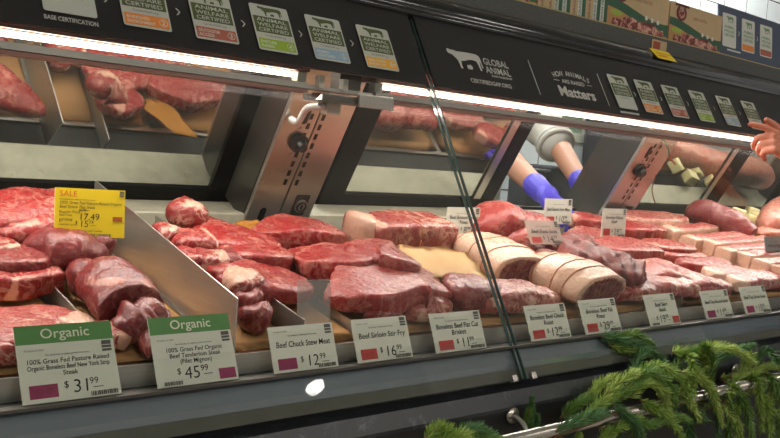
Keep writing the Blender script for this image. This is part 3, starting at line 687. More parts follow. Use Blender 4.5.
# ------------------------------------------------------------------ shelf on top of the case: boxes, board, tags
TANB = plain('tan_carton', (190, 164, 124), 0.5); GREENB = plain('green_carton', (40, 86, 58), 0.45); WHITEB = plain('white_carton', (206, 208, 200), 0.5)
BROWNP = NT('photo_of_ground_meat')
_n = BROWNP.noise(55, 4, 0.7, vec=BROWNP.coord(), dist=0.8)
BROWNP.set(**{'Base Color': BROWNP.ramp(_n, [(0.40, s2l((84, 30, 28))), (0.5, s2l((140, 60, 52))), (0.58, s2l((206, 160, 140)))]), 'Roughness': 0.5}); BROWNP = BROWNP.m
BOARDC = plain('board_photo_tan', (178, 132, 82), 0.5); LETTU = plain('lettuce_green', (150, 172, 62), 0.5); MAROON = plain('maroon_seal', (104, 34, 32), 0.5)
ZT = 0.374 + H
def front_box(x0, w, h, d, label, y=1.432):
    root = empty('meat_carton', mat=frame((x0, y, ZT), (1, 0, 0), (0, 0.03, 1))); tag(root, label, 'carton', 'cartons on top of the case')
    link_mesh('carton', box_bm((w / 2, h / 2, -d / 2), (w, h, d), None, 0.001), TANB, root)
    n = 14
    up = [(w * i / n, h * (.52 + .13 * math.cos(PI * (i / n) * 1.15) )) for i in range(n + 1)]; dn = [(w * i / n, h * (.52 + .13 * math.cos(PI * (i / n) * 1.15)) - h * (.17 + .08 * i / n)) for i in range(n + 1)]
    link_mesh('photo_panel', poly_bm([(0, 0), (w, 0)] + up[::-1], 0.0003), BOARDC, root)
    link_mesh('green_band', poly_bm(dn + up[::-1], 0.0007), GREENB, root)
    link_mesh('meat_photo', poly_bm([(w * (.5 + .43 * math.cos(a * PI / 12)) , h * (.19 + .155 * math.sin(a * PI / 12)) + (h * .04 * math.sin(a * 1.9))) for a in range(24)], 0.0009), BROWNP, root)
    link_mesh('lettuce_photo', poly_bm([(w * (.13 + .1 * math.cos(a * PI / 8)), h * (.38 + .06 * math.sin(a * PI / 8))) for a in range(16)], 0.0011), LETTU, root)
    link_mesh('round_seal', poly_bm([(w * .2 + h * .21 * math.cos(a * PI / 12), h * .79 + h * .18 * math.sin(a * PI / 12)) for a in range(24)], 0.0012), MAROON, root)
    link_mesh('seal_photo', poly_bm([(w * .2 + h * .14 * math.cos(a * PI / 12), h * .77 + h * .1 * math.sin(a * PI / 12)) for a in range(24)], 0.0016), BROWNP, root)
    link_mesh('seal_banner', poly_bm(rect(w * .08, h * .93, w * .33, h * .985), 0.0012), MAROON, root)
    lettering(root, 'BEEF', w * .2, h * .87, height=h * .06, mat=CREAMINK, z=0.0022, name='seal_lettering')
    for i in range(3):
        link_mesh('badge', poly_bm([(w * (.62 + .1 * i) + h * .05 * math.cos(a * PI / 6), h * .43 + h * .05 * math.sin(a * PI / 6) - i * h * .015) for a in range(12)], 0.0011), WHITEB, root)
    lettering(root, 'HAND CRAFTED', w * .42, h * .72, height=h * .06, mat=plain('brown_print', (120, 90, 60), .6), align='LEFT', z=0.0011)
    return root
front_box(1.945, 0.292, 0.135, 0.05, 'tan and green beef carton facing front, left of the two on the top shelf')
front_box(2.245, 0.292, 0.128, 0.05, 'tan and green beef carton facing front, beside the blue sign board')
front_box(1.33, 0.325, 0.135, 0.05, 'dark red carton at the top edge, left of the row of carton spines')
xs_ = 1.662; kinds = 'TTGWGWGTGWG'
k = 0
for i in range(9):
    kd = 'TTGGTGTGG'[i]; wd = 0.031
    root = empty('meat_carton', mat=frame((xs_, 1.432, ZT), (1, 0, 0), (0, 0.02, 1)))
    spot = ['first carton spine of the upright row, tan, next to the red carton', 'second carton spine of the upright row, tan', 'third carton spine of the upright row, white and green', 'fourth carton spine of the upright row, white and green',
            'fifth carton spine, tan, in the middle of the upright row', 'sixth carton spine of the upright row, white and green', 'seventh carton spine of the upright row, tan between green ones', 'eighth carton spine of the upright row, white and green', 'last carton spine of the upright row, against the front-facing carton'][i]
    tag(root, spot, 'carton', 'cartons standing spine out on the top shelf')
    link_mesh('carton', box_bm((wd / 2, 0.065, -0.10), (wd - 0.001, 0.13, 0.2), None, 0.001), TANB if kd == 'T' else WHITEB, root)
    if kd == 'G':
        link_mesh('green_spine', poly_bm(rect(wd * .52, 0, wd - 0.001, 0.13), 0.0002), GREENB, root)
    t = lettering(root, 'GRASS FED BEEF', 0, 0, height=0.008, width=0.1, mat=GREENB if kd == 'G' else MAROON, z=0, name='spine_lettering', bold=0.01)
    t.matrix_local = Matrix.Translation((wd * (.36 if kd == 'G' else .62), 0.066, 0.0006)) @ Matrix.Rotation(PI / 2, 4, 'Z')
    xs_ += wd + 0.0005
bd = empty('sign_board', mat=frame((2.548, 1.44, ZT), (1, 0, 0), (0, 0.10, 1))); tag(bd, 'slate blue sign board with three certification marks on the top shelf', 'sign board')
BLUEB = plain('slate_blue_board', (66, 78, 98), 0.5)
link_mesh('board', box_bm((0.215, 0.085, -0.004), (0.43, 0.175, 0.006), None, 0.001), BLUEB, bd)
link_mesh('foot', box_bm((0.215, 0.006, -0.04), (0.2, 0.008, 0.07)), BLUEB, bd)
MINT = plain('mint_print', (104, 150, 96), 0.5)
for i in range(3):
    x = 0.02 + i * 0.122
    link_mesh('mark_card', poly_bm(round_rect(x, 0.045, x + 0.085, 0.15, 0.006), 0.0, 0.0005), WHITEB, bd)
    logo(bd, x + 0.024, 0.122, 0.042, 0.021, MINT, 'cow_emblem', 0.0008, WHITEB)
    for j, s in enumerate(('ANIMAL', 'WELFARE', 'CERTIFIED')):
        lettering(bd, s, x + 0.0425, 0.104 - j * 0.013, width=0.066, height=0.009, mat=MINT, z=0.0008, bold=0.02)
    if i: link_mesh('tier_band', poly_bm(rect(x + .004, .049, x + .081, .068), 0.0006), TM[i], bd)
    if i < 2: link_mesh('chevron', poly_bm([(x + .100, .105), (x + .103, .105), (x + .108, .097), (x + .103, .089), (x + .100, .089), (x + .105, .097)], 0.0, 0.0005), WHITEB, bd)
link_mesh('white_line', add_rects([(0.05, 0.034, 0.135, 0.039)], 0.0001, 0.0005), WHITEB, bd)
tg = empty('shelf_tag', mat=frame(at_y(651, 50.5, 1.4165), (1, 0, 0), (0, 0, 1))); tag(tg, 'beige and red paper tag on the shelf lip below the cartons', 'shelf tag')
link_mesh('card', poly_bm(rect(0, 0, 0.075, 0.033), 0, 0.0006), TANB, tg); link_mesh('red_block', poly_bm(rect(0.008, 0.008, 0.042, 0.028), 0.0006), plain('brick_ink', (158, 72, 46), .6), tg)
tg = empty('shelf_tag', mat=frame(at_y(658, 58, 1.343), (1, 0, 0), (0, 0.05, 0.045))); tag(tg, 'yellow price tag jutting from the rounded shelf edge', 'shelf tag')
link_mesh('card', poly_bm(rect(0, 0, 0.095, 0.042), 0, 0.0006), YELLOW, tg)
link_mesh('print', add_rects([(.02, .012, .06, .018), (.02, .024, .09, .028)], 0.0007), plain('orange_ink', (214, 130, 30), .6), tg)
# ------------------------------------------------------------------ meat
DU = Vector((0, -0.196, 0.9806))          # deck normal
def sstep(a, b, x):
    t = min(1, max(0, (x - a) / (b - a))); return t * t * (3 - 2 * t)
STRINGM = plain('butcher_string', (188, 120, 84), 0.8, 0, 0.1, 90)
def meat(name, label, spine, w, t, mat, cat='meat', ex=2.5, ends='rr', fat=(), amp=0.004, freq=28.0, folds=None, roll=0.0, group=None, strings=0, seed=None, K=30, cutfat=0.0, rl=None, endfat=0.9, world=False, wob=None, flat=None):
    steak = cat in ('steak',)
    flat = flat or (0.78 if steak else 0.86); wob = wob if wob is not None else (0.16 if cat != 'roast' else 0.06)
    if steak: ex = ex * 1.6; amp = amp * 1.15
    seed = seed if seed is not None else abs(hash_(label)) % 997
    pts = []; e0, e1 = [at_deck(*q) if len(q) == 3 else at_row(*q[1:]) for q in (spine[0], spine[-1])]; deep = abs(e1.y - e0.y) > abs(e1.x - e0.x)
    for i, p in enumerate(spine):
        q = at_deck(*p) if len(p) == 3 else at_row(*p[1:]); lim = 1.052 + (0 if deep else lerp_list(w, i / max(1, len(spine) - 1)) * 0.49)
        if q.y < lim: q = Vector((q.x * lim / q.y, lim, deck_z(lim) + p[2]))
        pts.append(q)
    L = sum((b - a).length for a, b in zip(pts, pts[1:]))
    n = max(16, min(46, int(L / 0.006)))
    cs = catmull(pts, n); cen = sum(cs, Vector()) / n
    wm = max(w) if isinstance(w, (list, tuple)) else w
    rl = rl if rl is not None else min(0.45, 0.5 * wm / L)
    bm = bmesh.new(); la = bm.verts.layers.float.new('fat'); lc = bm.verts.layers.float.new('cut')
    sv = Vector((seed * 1.37, seed * 0.71, seed * 2.13))
    pw = 0.22 if steak else (0.4 if cat in ('beef chunk',) else (0.55 if cat == 'meat' else 0.95))
    def ring(i, c, sc_, u, capd=0.0, cut=False):
        T = (cs[min(i + 1, n - 1)] - cs[max(i - 1, 0)]).normalized()
        U = (DU - T * DU.dot(T)).normalized(); S = T.cross(U)
        if roll: U, S = U * math.cos(roll) + S * math.sin(roll), S * math.cos(roll) - U * math.sin(roll)
        ww = lerp_list(w, u) / 2; tt = lerp_list(t, u) / 2 * flat; out = []
        wl = ww * (1 + wob * noise.noise(Vector((u * L * 22, seed, 3.3)))); wr = ww * (1 + wob * noise.noise(Vector((u * L * 22, seed, 9.1))))
        for k in range(K):
            a = 2 * PI * k / K; ca, sa = math.cos(a), math.sin(a)
            x = math.copysign(abs(ca) ** (2 / ex), ca) * (wr if ca > 0 else wl); y = math.copysign(abs(sa) ** (2 / ex), sa) * tt
            if y < 0: y *= 0.9
            su = sc_ if (cut or sc_ < 0.05) else sc_ ** pw
            r = S * x * sc_ + U * y * su; p = c + r + T * capd
            q = (p - cen) * freq + sv
            d = amp * (noise.noise(q) + 0.5 * noise.noise(q * 2.6)) + amp * 0.3 * noise.noise(q * 6.5) + amp * 1.3 * noise.noise(q * 0.42)
            if folds: d += folds[1] * math.sin(2 * PI * folds[0] * u + 2.2 * noise.noise(q * 0.5) + 0.8 * sa) * (0.35 + 0.65 * max(0, sa))
            p = p + r.normalized() * d * (1.0 if not cut else sc_ ) if r.length > 1e-6 else p
            v = bm.verts.new(p - cen); f = 0.0
            nz = noise.noise((p - cen) * 18 + sv)
            for spec in fat:
                kd = spec[0]
                if kd == 'x': pass
                elif kd == 'top': f = max(f, sstep(spec[1], spec[1] + 0.35, sa + 0.25 * nz))
                elif kd == 'front': f = max(f, sstep(spec[1], spec[1] + 0.3, ca + 0.25 * nz))
                elif kd == 'back': f = max(f, sstep(spec[1], spec[1] + 0.3, -ca + 0.25 * nz))
                elif kd == 'start': f = max(f, sstep(spec[1], spec[1] * 0.4, u + 0.06 * nz))
                elif kd == 'end': f = max(f, sstep(1 - spec[1], 1 - spec[1] * 0.4, u + 0.06 * nz))
                elif kd == 'patch': f = max(f, sstep(spec[1], spec[1] + 0.2, noise.noise((p - cen) * spec[2] + sv * 1.7)))
                elif kd == 'side': f = max(f, sstep(spec[1], spec[1] + 0.2, abs(ca) + 0.15 * nz) )
                elif kd == 'rim': f = max(f, sstep(.55, .8, abs(ca)) * sstep(-.75, -.4, sa) * sstep(.95, .6, sa))
            if cut: f = f * sstep(0.84, 0.95, sc_) if not cutfat else max(f * sstep(0.84, .95, sc_), cutfat)
            v[la] = f; v[lc] = (1.0 if cut and sc_ < 0.97 else (0.85 * sstep(.55, .8, ca + .1 * nz) if name == 'thick_steak' else 0.0))
            out.append(v)
        return out
    rings = []
    for i, c in enumerate(cs):
        u = i / (n - 1); s = 1.0
        if ends[0] == 'r' and u < rl: s = math.sqrt(max(0.0012, 1 - (1 - u / rl) ** 2))
        if ends[1] == 'r' and u > 1 - rl: s = min(s, math.sqrt(max(0.0012, 1 - (1 - (1 - u) / rl) ** 2)))
        rings.append(ring(i, c, s, u))
    if ends[0] == 'c':
        for s in (0.985, 0.93, 0.7, 0.4, 0.05): rings.insert(0, ring(0, cs[0], s, 0.0, -0.002 if s < .98 else -0.001, True))
    if ends[1] == 'c':
        for s in (0.985, 0.93, 0.7, 0.4, 0.05): rings.append(ring(n - 1, cs[-1], s, 1.0, 0.002 if s < .98 else 0.001, True))
    for a, b in zip(rings, rings[1:]):
        for k in range(K): bm.faces.new((a[k], a[(k + 1) % K], b[(k + 1) % K], b[k]))
    bm.faces.new(rings[0][::-1]); bm.faces.new(rings[-1])
    bmesh.ops.recalc_face_normals(bm, faces=bm.faces[:])
    srings = []
    if strings:
        base = 5 if ends[0] == 'c' else 0
        for q in range(strings):
            i = base + int((q + 0.8) / (strings + 0.6) * (n - 1)); c = sum((v.co for v in rings[i]), Vector()) / K
            srings.append([c + (v.co - c) * 1.012 for v in rings[i]])
    o = link_mesh(name, bm, MT[mat] if isinstance(mat, str) else mat, None, True); o.location = cen
    tag(o, label, cat, group)
    for sr in srings:
        link_mesh('butcher_string', tube_bm(sr + [sr[0]], 0.0013, 5), STRINGM, o, True)
    return o
def hash_(s):
    h = 7
    for ch in s: h = (h * 31 + ord(ch)) % 1000003
    return h

def paper(label, corners, mat, h=0.003, wav=0.004, nx=14, ny=8, seed=0, cat='paper', th=0.0012, world=False):
    P = [Vector(c) if world else at_deck(c[0], c[1], c[2] if len(c) > 2 else h) for c in corners]   # bl, br, tr, tl
    cen = sum(P, Vector()) / 4; bm = bmesh.new(); g = []
    for j in range(ny + 1):
        row = []
        for i in range(nx + 1):
            a = P[0].lerp(P[1], i / nx); b = P[3].lerp(P[2], i / nx); p = a.lerp(b, j / ny)
            q = p * 26 + Vector((seed, seed * 2, 0)); p = p + DU * (wav * (noise.noise(q) + 0.5 + 0.4 * noise.noise(q * 2.3))) + Vector((0.003 * noise.noise(q + Vector((9, 0, 0))), 0.003 * noise.noise(q + Vector((0, 9, 0))), 0))
            row.append(bm.verts.new(p - cen))
        g.append(row)
    fs = [bm.faces.new((g[j][i], g[j][i + 1], g[j + 1][i + 1], g[j + 1][i])) for j in range(ny) for i in range(nx)]
    bmesh.ops.solidify(bm, geom=bm.faces[:], thickness=th)
    o = link_mesh('butcher_paper', bm, mat, None, True); o.location = cen
    return tag(o, label, cat, 'butcher paper under the meat')
def dk(x, y, h=0.002): return Vector((x, y, deck_z(y) + h))
def lining(label, x0, x1, y0, y1, mat, seed): return paper(label, [dk(x0, y0), dk(x1, y0), dk(x1, y1), dk(x0, y1)], mat, wav=0.002, nx=20, ny=12, seed=seed, world=True)
lining('peach paper lining under the New York strip steaks', -0.3, 0.440, 1.05, 1.47, PAPER, 1)
lining('peach paper lining under the tenderloin beside the tall divider', 0.458, 0.622, 1.05, 1.49, PAPER, 2)
lining('peach paper lining under the stew meat chunks', 0.640, 0.748, 1.05, 1.49, PAPER, 3)
lining('orange-brown paper lining under the flat steaks, bare beside the low short divider', 0.757, 0.867, 1.05, 1.49, PAPER, 4)
lining('peach paper lining under the stir fry and brisket', 0.88, 1.79, 1.05, 1.49, PAPER, 5)
lining('peach paper lining under the skirt steaks and ribeyes', 1.81, 3.4, 1.05, 1.49, PAPER, 6)

G1 = 'strip steaks in the first tray'; G2 = 'tenderloin pieces'; G3 = 'stew meat chunks'; G4 = 'flat beef steaks beside the stew meat'
G5 = 'red beef roasts behind the glass joint'; G6 = 'strip steaks lined up at the right'; G7 = 'ribeye steaks by the farther post'; G8 = 'skirt steaks on the right'
# --- first tray: strip steaks (left)
meat('strip_steak', 'thick strip steak with a square cut face, on bare paper at the left edge', [(-30, 282, .032), (8, 280, .032), (47, 275, .032)], [.08, .09, .08], .050, 'bright', 'steak', 4, 'rc', [('patch', .28, 30)], .003, group=G1)
meat('strip_steak', 'dark red steak lying behind the square-cut steak at the left edge', [(-30, 262, .05), (20, 262, .05), (46, 257, .05)], [.08, .09, .07], .045, 'deep', 'steak', 3, 'rr', (), .004, group=G1)
meat('strip_steak', 'small pale fat-streaked piece at the left edge under the flap meat', [(-30, 247, .06), (12, 246, .06)], .07, .035, 'fatty', 'steak', 3, 'rc', [('patch', .05, 26)], .004, group=G1)
meat('flap_meat', 'long dark red flap steak on top at the far left, before the rear sill', [(-35, 222, .075), (10, 213, .085), (40, 205, .09), (95, 205, .07)], [.12, .13, .12, .07], [.05, .06, .055, .04], 'bright', 'meat', 2.4, 'rr', (), .005, group='flap meat behind the sale sign')
meat('flap_meat', 'second flap steak, left of the yellow sale sign and below its top neighbour', [(-12, 226, .065), (14, 229, .068), (45, 224, .075), (80, 225, .065)], [.08, .12, .13, .08], [.04, .065, .06, .04], 'bright', 'meat', 2.4, 'rr', [('patch', .38, 24)], .006, group='flap meat behind the sale sign')
meat('flap_meat', 'large smooth flap steak directly below the yellow sale sign', [(20, 250, .055), (45, 247, .06), (78, 249, .06), (108, 262, .045)], [.07, .12, .13, .06], [.05, .075, .075, .05], 'tender', 'meat', 2.3, 'rr', (), .006, group='flap meat behind the sale sign')
meat('flap_meat', 'rounded meat end poking out under the right half of the sale sign', [(84, 240, .065), (100, 244, .065), (113, 250, .06)], .07, .06, 'tender', 'meat', 2.2, 'rr', (), .004, group='flap meat behind the sale sign')
meat('strip_steak', 'pale pink strip steak with fat rim along the paper edge, behind the first green sign', [(-30, 325, .020), (40, 323, .020), (72, 320, .018)], [.07, .075, .05], .036, 'pink', 'steak', 3.4, 'rr', [('back', .55)], .003, group=G1)
meat('strip_steak', 'strip steak end with white fat just above the first green sign', [(54, 328, .020), (95, 325, .018)], .055, .036, 'pink', 'steak', 3, 'rr', [('patch', .05, 22)], .003, group=G1)
meat('strip_steak', 'wide pink strip steak left of the first green sign', [(-45, 343, .022), (30, 341, .024), (70, 340, .02)], [.08, .09, .08], .040, 'pink', 'steak', 3.5, 'rr', [('back', .8)], .003, group=G1)
meat('strip_steak', 'lowest strip steak at the left edge, against the front lip', [(-60, 376, .020), (20, 370, .022), (72, 364, .02)], [.08, .08, .07], .040, 'pink', 'steak', 3.5, 'rr', (), .003, group=G1)
meat('strip_steak', 'fat-streaked strip steak end right of the first green sign', [(80, 352, .024), (110, 352, .026), (130, 364, .018)], [.07, .06, .04], .036, 'fatty', 'steak', 3, 'rr', [('patch', .0, 24)], .004, group=G1)
# --- tenderloin
meat('tenderloin_piece', 'small dark round tenderloin end behind the large tenderloin roast', [(72, 287, .036), (84, 281, .042), (108, 274, .045)], [.05, .075, .07], [.05, .075, .065], 'tender', 'roast', 2.2, 'rr', [('patch', .42, 20)], .004, group=G2)
meat('tenderloin_piece', 'large round tenderloin roast with dark cut face beside the tall divider', [('r', 92, 1.255, .044), ('r', 112, 1.19, .048), ('r', 134, 1.12, .045)], [.085, .105, .10], [.065, .09, .085], 'tender', 'roast', 2.15, 'rc', [('patch', .34, 26)], .006, group=G2)
meat('tenderloin_piece', 'ridged folded tenderloin piece in front of the cut face', [(114, 330, .032), (140, 325, .038), (168, 320, .034)], [.05, .075, .06], [.05, .065, .055], 'tender', 'roast', 2.2, 'rr', (), .004, folds=(3.0, .006), group=G2)
meat('tenderloin_piece', 'ridged tenderloin lump left of the second green sign, lower down', [(122, 344, .028), (146, 342, .032), (172, 340, .03)], [.05, .07, .06], [.05, .06, .05], 'tender', 'roast', 2.2, 'rr', (), .004, folds=(2.5, .006), group=G2)
meat('tenderloin_piece', 'smallest tenderloin lump, touching the left edge of the second green sign', [(140, 352, .028), (158, 364, .022)], .05, .046, 'tender', 'roast', 2.2, 'rr', [('patch', .25, 30)], .004, group=G2)
# --- stew meat
def chunk(px, w, t, label, mat='bright', fat=(), d=(14, 8), yaw=1):
    x, y, h = px
    return meat('beef_chunk', label, [(x - d[0], y - d[1] * yaw, h), (x, y, h + .004), (x + d[0], y + d[1] * yaw, h)], w, t, mat, 'beef chunk', 3.0, 'rr', fat, .006, 42, group=G3, K=24)
chunk((258, 318, .022), .055, .044, 'dark red stew chunk lying lowest by the front lip', 'deep', (), (12, 5))
chunk((249, 302, .034), .05, .044, 'red stew chunk with a pale streak above the lowest chunk', 'deep', [('patch', .3, 30)], (10, 6))
chunk((243, 287, .045), .06, .055, 'pale brown fatty stew chunk on the low divider', 'fatty', [('patch', -.05, 20)], (12, 9))
chunk((222, 277, .045), .05, .044, 'red stew chunk at the rim of the tall divider, third from the front', 'bright', [('patch', .25, 26)], (12, 7))
chunk((212, 263, .052), .065, .045, 'stew chunk with a white fatty top face beside the tall divider', 'fatty', [('patch', -.05, 26)], (14, 7))
chunk((228, 262, .050), .05, .045, 'dark red stew chunk right of the white fatty one', 'deep', (), (9, 8))
chunk((193, 262, .050), .05, .045, 'red stew chunk against the tall divider, left of the white fatty one', 'bright', [('patch', .3, 24)], (12, 8))
meat('beef_chunk', 'wedge of beef with a pale fat side face, leaning over the tall divider', [(168, 247, .06), (186, 246, .062), (205, 247, .058)], [.06, .08, .07], [.04, .06, .06], 'bright', 'beef chunk', 3.5, 'rc', [('end', .12)], .004, group=G3, cutfat=1)
chunk((168, 238, .062), .055, .05, 'small pinkish chunk peeking over the tall divider at its back', 'fatty', [('patch', .1, 24)], (8, 5))
# --- steaks behind
meat('beef_piece', 'pink knob of beef topmost in the back row left of the near post', [(170, 213, .075), (184, 213, .082), (204, 221, .06)], [.05, .085, .06], [.05, .075, .045], 'fatty', 'meat', 2.3, 'rr', [('patch', .35, 26)], .005, group=G4)
meat('flat_steak', 'beef piece with white fat patches below the pink knob in the back row', [(172, 226, .052), (200, 226, .055), (232, 229, .05)], [.08, .10, .07], [.04, .05, .04], 'bright', 'steak', 3, 'rr', [('patch', .22, 22)], .004, group=G4)
meat('flat_steak', 'wide flat red steak in front of the back row left of the near post', [(190, 241, .055), (230, 239, .06), (278, 247, .045)], [.10, .15, .10], [.035, .045, .04], 'bright', 'steak', 3, 'rr', [('patch', .42, 30)], .004, group=G4)
meat('flat_steak', 'flat red steak with a pink front edge in the middle of the flat steaks', [(215, 254, .050), (250, 254, .055), (288, 256, .045)], [.09, .13, .10], [.04, .05, .045], 'bright', 'steak', 4, 'rr', [('patch', .36, 32)], .003, group=G4)
meat('flat_steak', 'broad flat steak nearest the clear sign holder', [(208, 268, .048), (250, 278, .045), (312, 290, .03)], [.11, .17, .13], [.04, .048, .04], 'bright', 'steak', 3.4, 'rr', [('patch', .36, 30)], .004, group=G4)
meat('thick_steak', 'thick rump steak with a sheer red front edge, below the near post', [(252, 238, .05), (290, 233, .058), (322, 236, .055), (345, 240, .05)], [.06, .11, .10, .05], [.05, .065, .06, .04], 'bright', 'steak', 5, 'rr', (), .003, group='thick red steaks in the middle')
meat('thick_steak', 'smooth thick steak on which the raised slab leans', [(282, 259, .035), (315, 262, .045), (350, 262, .06), (382, 252, .085)], [.08, .15, .14, .10], [.045, .06, .06, .05], 'bright', 'steak', 5, 'rr', [('patch', .42, 26)], .003, group='thick red steaks in the middle')
meat('thick_steak', 'largest thick slab, its long red front edge curving up to a ridge', [(324, 301, .033), (358, 293, .046), (402, 285, .056), (456, 301, .033)], [.05, .13, .18, .06], [.035, .055, .062, .045], 'bright', 'steak', 5, 'rr', (), .004, group='thick red steaks in the middle')
meat('thick_steak', 'upper slab bent over the middle of the largest slab', [(345, 268, .055), (372, 255, .08), (394, 260, .078), (412, 274, .05)], [.07, .12, .12, .06], [.05, .05, .055, .05], 'bright', 'steak', 4, 'rr', (), .004, group='thick red steaks in the middle')
meat('brisket_piece', 'upright brisket end with a thick pale fat side, in the back row', [(343, 232, .06), (358, 232, .062), (372, 236, .05)], [.06, .09, .08], [.12, .105, .07], 'fatty', 'meat', 3, 'rr', [('front', -.5)], .005, endfat=1)
meat('chuck_roast', 'marbled chuck roast with a square cut front face, left of the $8.99 sign', [(366, 233, .068), (402, 231, .068), (437, 231, .066)], [.10, .12, .12], [.075, .08, .075], 'fatty', 'roast', 6, 'rc', [('patch', .28, 22)], .004, strings=1)
paper('tan butcher paper sheet lying on the meat left of the glass joint', [(404, 283, .058), (494, 283, .056), (462, 252, .056), (394, 249, .060)], TANP, wav=0.010, seed=8)
paper('crumpled peach paper corner poking out in the back row below the near post', [(228, 240, .035), (268, 238, .04), (258, 221, .04), (236, 222, .04)], plain('orange_butcher_paper', (224, 158, 70), 0.6, 0, 0.1, 20), wav=0.006, seed=9)
paper('folded tan paper sheet under the largest slab, above the fourth sign', [(355, 316, .012), (452, 312, .012), (440, 296, .02), (348, 297, .02)], TANP, wav=0.007, seed=10)
meat('stir_fry_beef', 'pale pink beef piece between the $16.99 and $11.99 signs', [(398, 328, .024), (420, 328, .03), (446, 326, .026)], [.07, .09, .08], [.04, .055, .05], 'pink', 'meat', 3, 'rr', [('patch', .25, 22)], .005)
meat('stir_fry_beef', 'dark red beef edge showing above the $16.99 sign', [(362, 318, .018), (378, 314, .026), (400, 318, .02)], .05, .04, 'deep', 'meat', 2.6, 'rr', (), .004)
# --- red roasts behind the joint and the big netted roasts
meat('beef_round', 'bright red round roast behind the glass joint, tallest of its group', [(470, 232, .06), (498, 221, .085), (522, 224, .08)], [.08, .13, .10], [.07, .10, .09], 'bright', 'roast', 2.4, 'rr', (), .005, group=G5)
meat('beef_round', 'bright red round roast running up to the $10.99 sign', [(498, 236, .06), (522, 226, .075), (548, 226, .07)], [.07, .10, .08], [.06, .085, .07], 'bright', 'roast', 2.4, 'rr', (), .004, group=G5)
meat('beef_round', 'pinkish round roast in front of its red neighbours, left of the shaded sign', [(505, 243, .05), (522, 237, .06), (548, 236, .06)], [.07, .10, .08], [.06, .08, .07], 'pink', 'roast', 2.4, 'rr', (), .004, group=G5)
meat('tied_roast', 'tied roast with smooth pale fat coat crossing the glass joint', [('r', 456, 1.38, .046), ('r', 480, 1.31, .05), ('r', 503, 1.24, .05), ('r', 522, 1.175, .046)], [.10, .15, .155, .14], [.07, .095, .10, .09], 'coat', 'roast', 2.4, 'rc', [('top', -.75)], .003, strings=3, group='tied roasts with fat coats')
meat('tied_roast', 'largest tied rib roast with white fat coat behind the $29.99 sign', [('r', 530, 1.245, .044), ('r', 553, 1.18, .048), ('r', 578, 1.12, .048), ('r', 602, 1.06, .043)], [.13, .19, .20, .18], [.07, .095, .10, .088], 'coat', 'roast', 2.5, 'rc', [('top', -.7)], .003, strings=4, group='tied roasts with fat coats')
meat('dark_flank', 'dark dry-aged looking flank lump in the middle right', [(548, 262, .056), (585, 264, .062), (620, 272, .056), (644, 283, .042)], [.09, .13, .13, .09], [.06, .085, .085, .07], 'dark', 'meat', 2.6, 'rr', (), .011, 34, folds=(6, .006), roll=.2, group='dark flank meat')
meat('dark_flank', 'shredded dark flank strips in front of the shaded sign', [(525, 253, .05), (545, 246, .06), (572, 244, .06), (600, 250, .055)], [.04, .07, .08, .06], [.04, .055, .055, .05], 'dark', 'meat', 2.4, 'rr', (), .009, 40, folds=(5, .006), group='dark flank meat')
meat('dark_flank', 'short dark flank end left of the large flank lump', [(538, 256, .045), (552, 262, .05), (562, 272, .045)], .06, .06, 'dark', 'meat', 2.4, 'rr', (), .008, 36, group='dark flank meat')
meat('chuck_piece', 'rounded red chuck lump left of the glass joint above the $11.99 sign', [(443, 298, .036), (462, 294, .044), (496, 291, .035)], [.06, .10, .08], [.055, .07, .05], 'deep', 'meat', 2.8, 'rr', [('patch', .38, 26)], .005, group='chuck pieces by the joint')
meat('chuck_piece', 'flat pink chuck piece running right behind the $12.99 chuck sign', [(470, 306, .030), (505, 298, .035), (556, 299, .028)], [.06, .09, .07], [.045, .05, .04], 'pink', 'meat', 3, 'rr', [('patch', .35, 24)], .004, group='chuck pieces by the joint')
meat('chuck_piece', 'blocky chuck steak with a pale fat top at the foot of the glass joint', [(478, 321, .028), (502, 317, .032), (540, 313, .028)], [.06, .09, .09], [.05, .06, .055], 'fatty', 'meat', 4, 'rr', [('back', .2)], .004, group='chuck pieces by the joint')
meat('chuck_piece', 'small dark chuck corner under the tan paper sheet', [(425, 290, .03), (446, 286, .035), (462, 285, .03)], .06, .04, 'deep', 'meat', 2.6, 'rr', (), .005, group='chuck pieces by the joint')
# --- right part
paper('small orange paper corner beside the shaded sign', [(566, 246, .05), (577, 246, .05), (576, 231, .06), (568, 230, .065)], plain('orange_paper_corner', (226, 166, 66), 0.6, 0, 0.1, 20), wav=0.004, seed=11, nx=6, ny=5)
meat('ribeye_steak', 'ribeye with white marbling under the gloved fingertips', [(574, 223, .07), (590, 222, .07), (612, 225, .06)], [.06, .09, .07], .05, 'bright', 'steak', 3, 'rr', [('patch', .2, 22)], .004, group=G7)
meat('ribeye_steak', 'ribeye farthest back, right of the narrow sign', [(622, 222, .065), (648, 220, .068), (682, 221, .06)], [.07, .11, .08], .05, 'pink', 'steak', 3.5, 'rr', [('front', .7)], .003, group=G7)
meat('ribeye_steak', 'ribeye with a rounded front edge just right of the narrow sign', [(612, 232, .05), (636, 230, .058), (660, 231, .05)], [.07, .10, .08], .05, 'bright', 'steak', 3.5, 'rr', [('back', .6)], .003, group=G7)
meat('ribeye_steak', 'ribeye lying left of the narrow sign, behind the orange paper', [(570, 240, .05), (598, 237, .055), (620, 241, .05)], [.06, .10, .08], .045, 'fatty', 'steak', 3, 'rr', [('patch', .3, 22)], .004, group=G7)
paper('small tan paper tab between the ribeyes and the strip steak row', [(650, 244, .035), (661, 244, .035), (660, 232, .045), (652, 232, .045)], TANP, wav=0.003, seed=12, nx=6, ny=5)
meat('flat_steak', 'wide smooth red steak behind the dark flank lump, with blunt cut front', [(592, 252, .05), (625, 249, .055), (656, 252, .05)], [.08, .13, .10], .05, 'bright', 'steak', 4, 'rr', (), .003, group='flat steaks at the right')
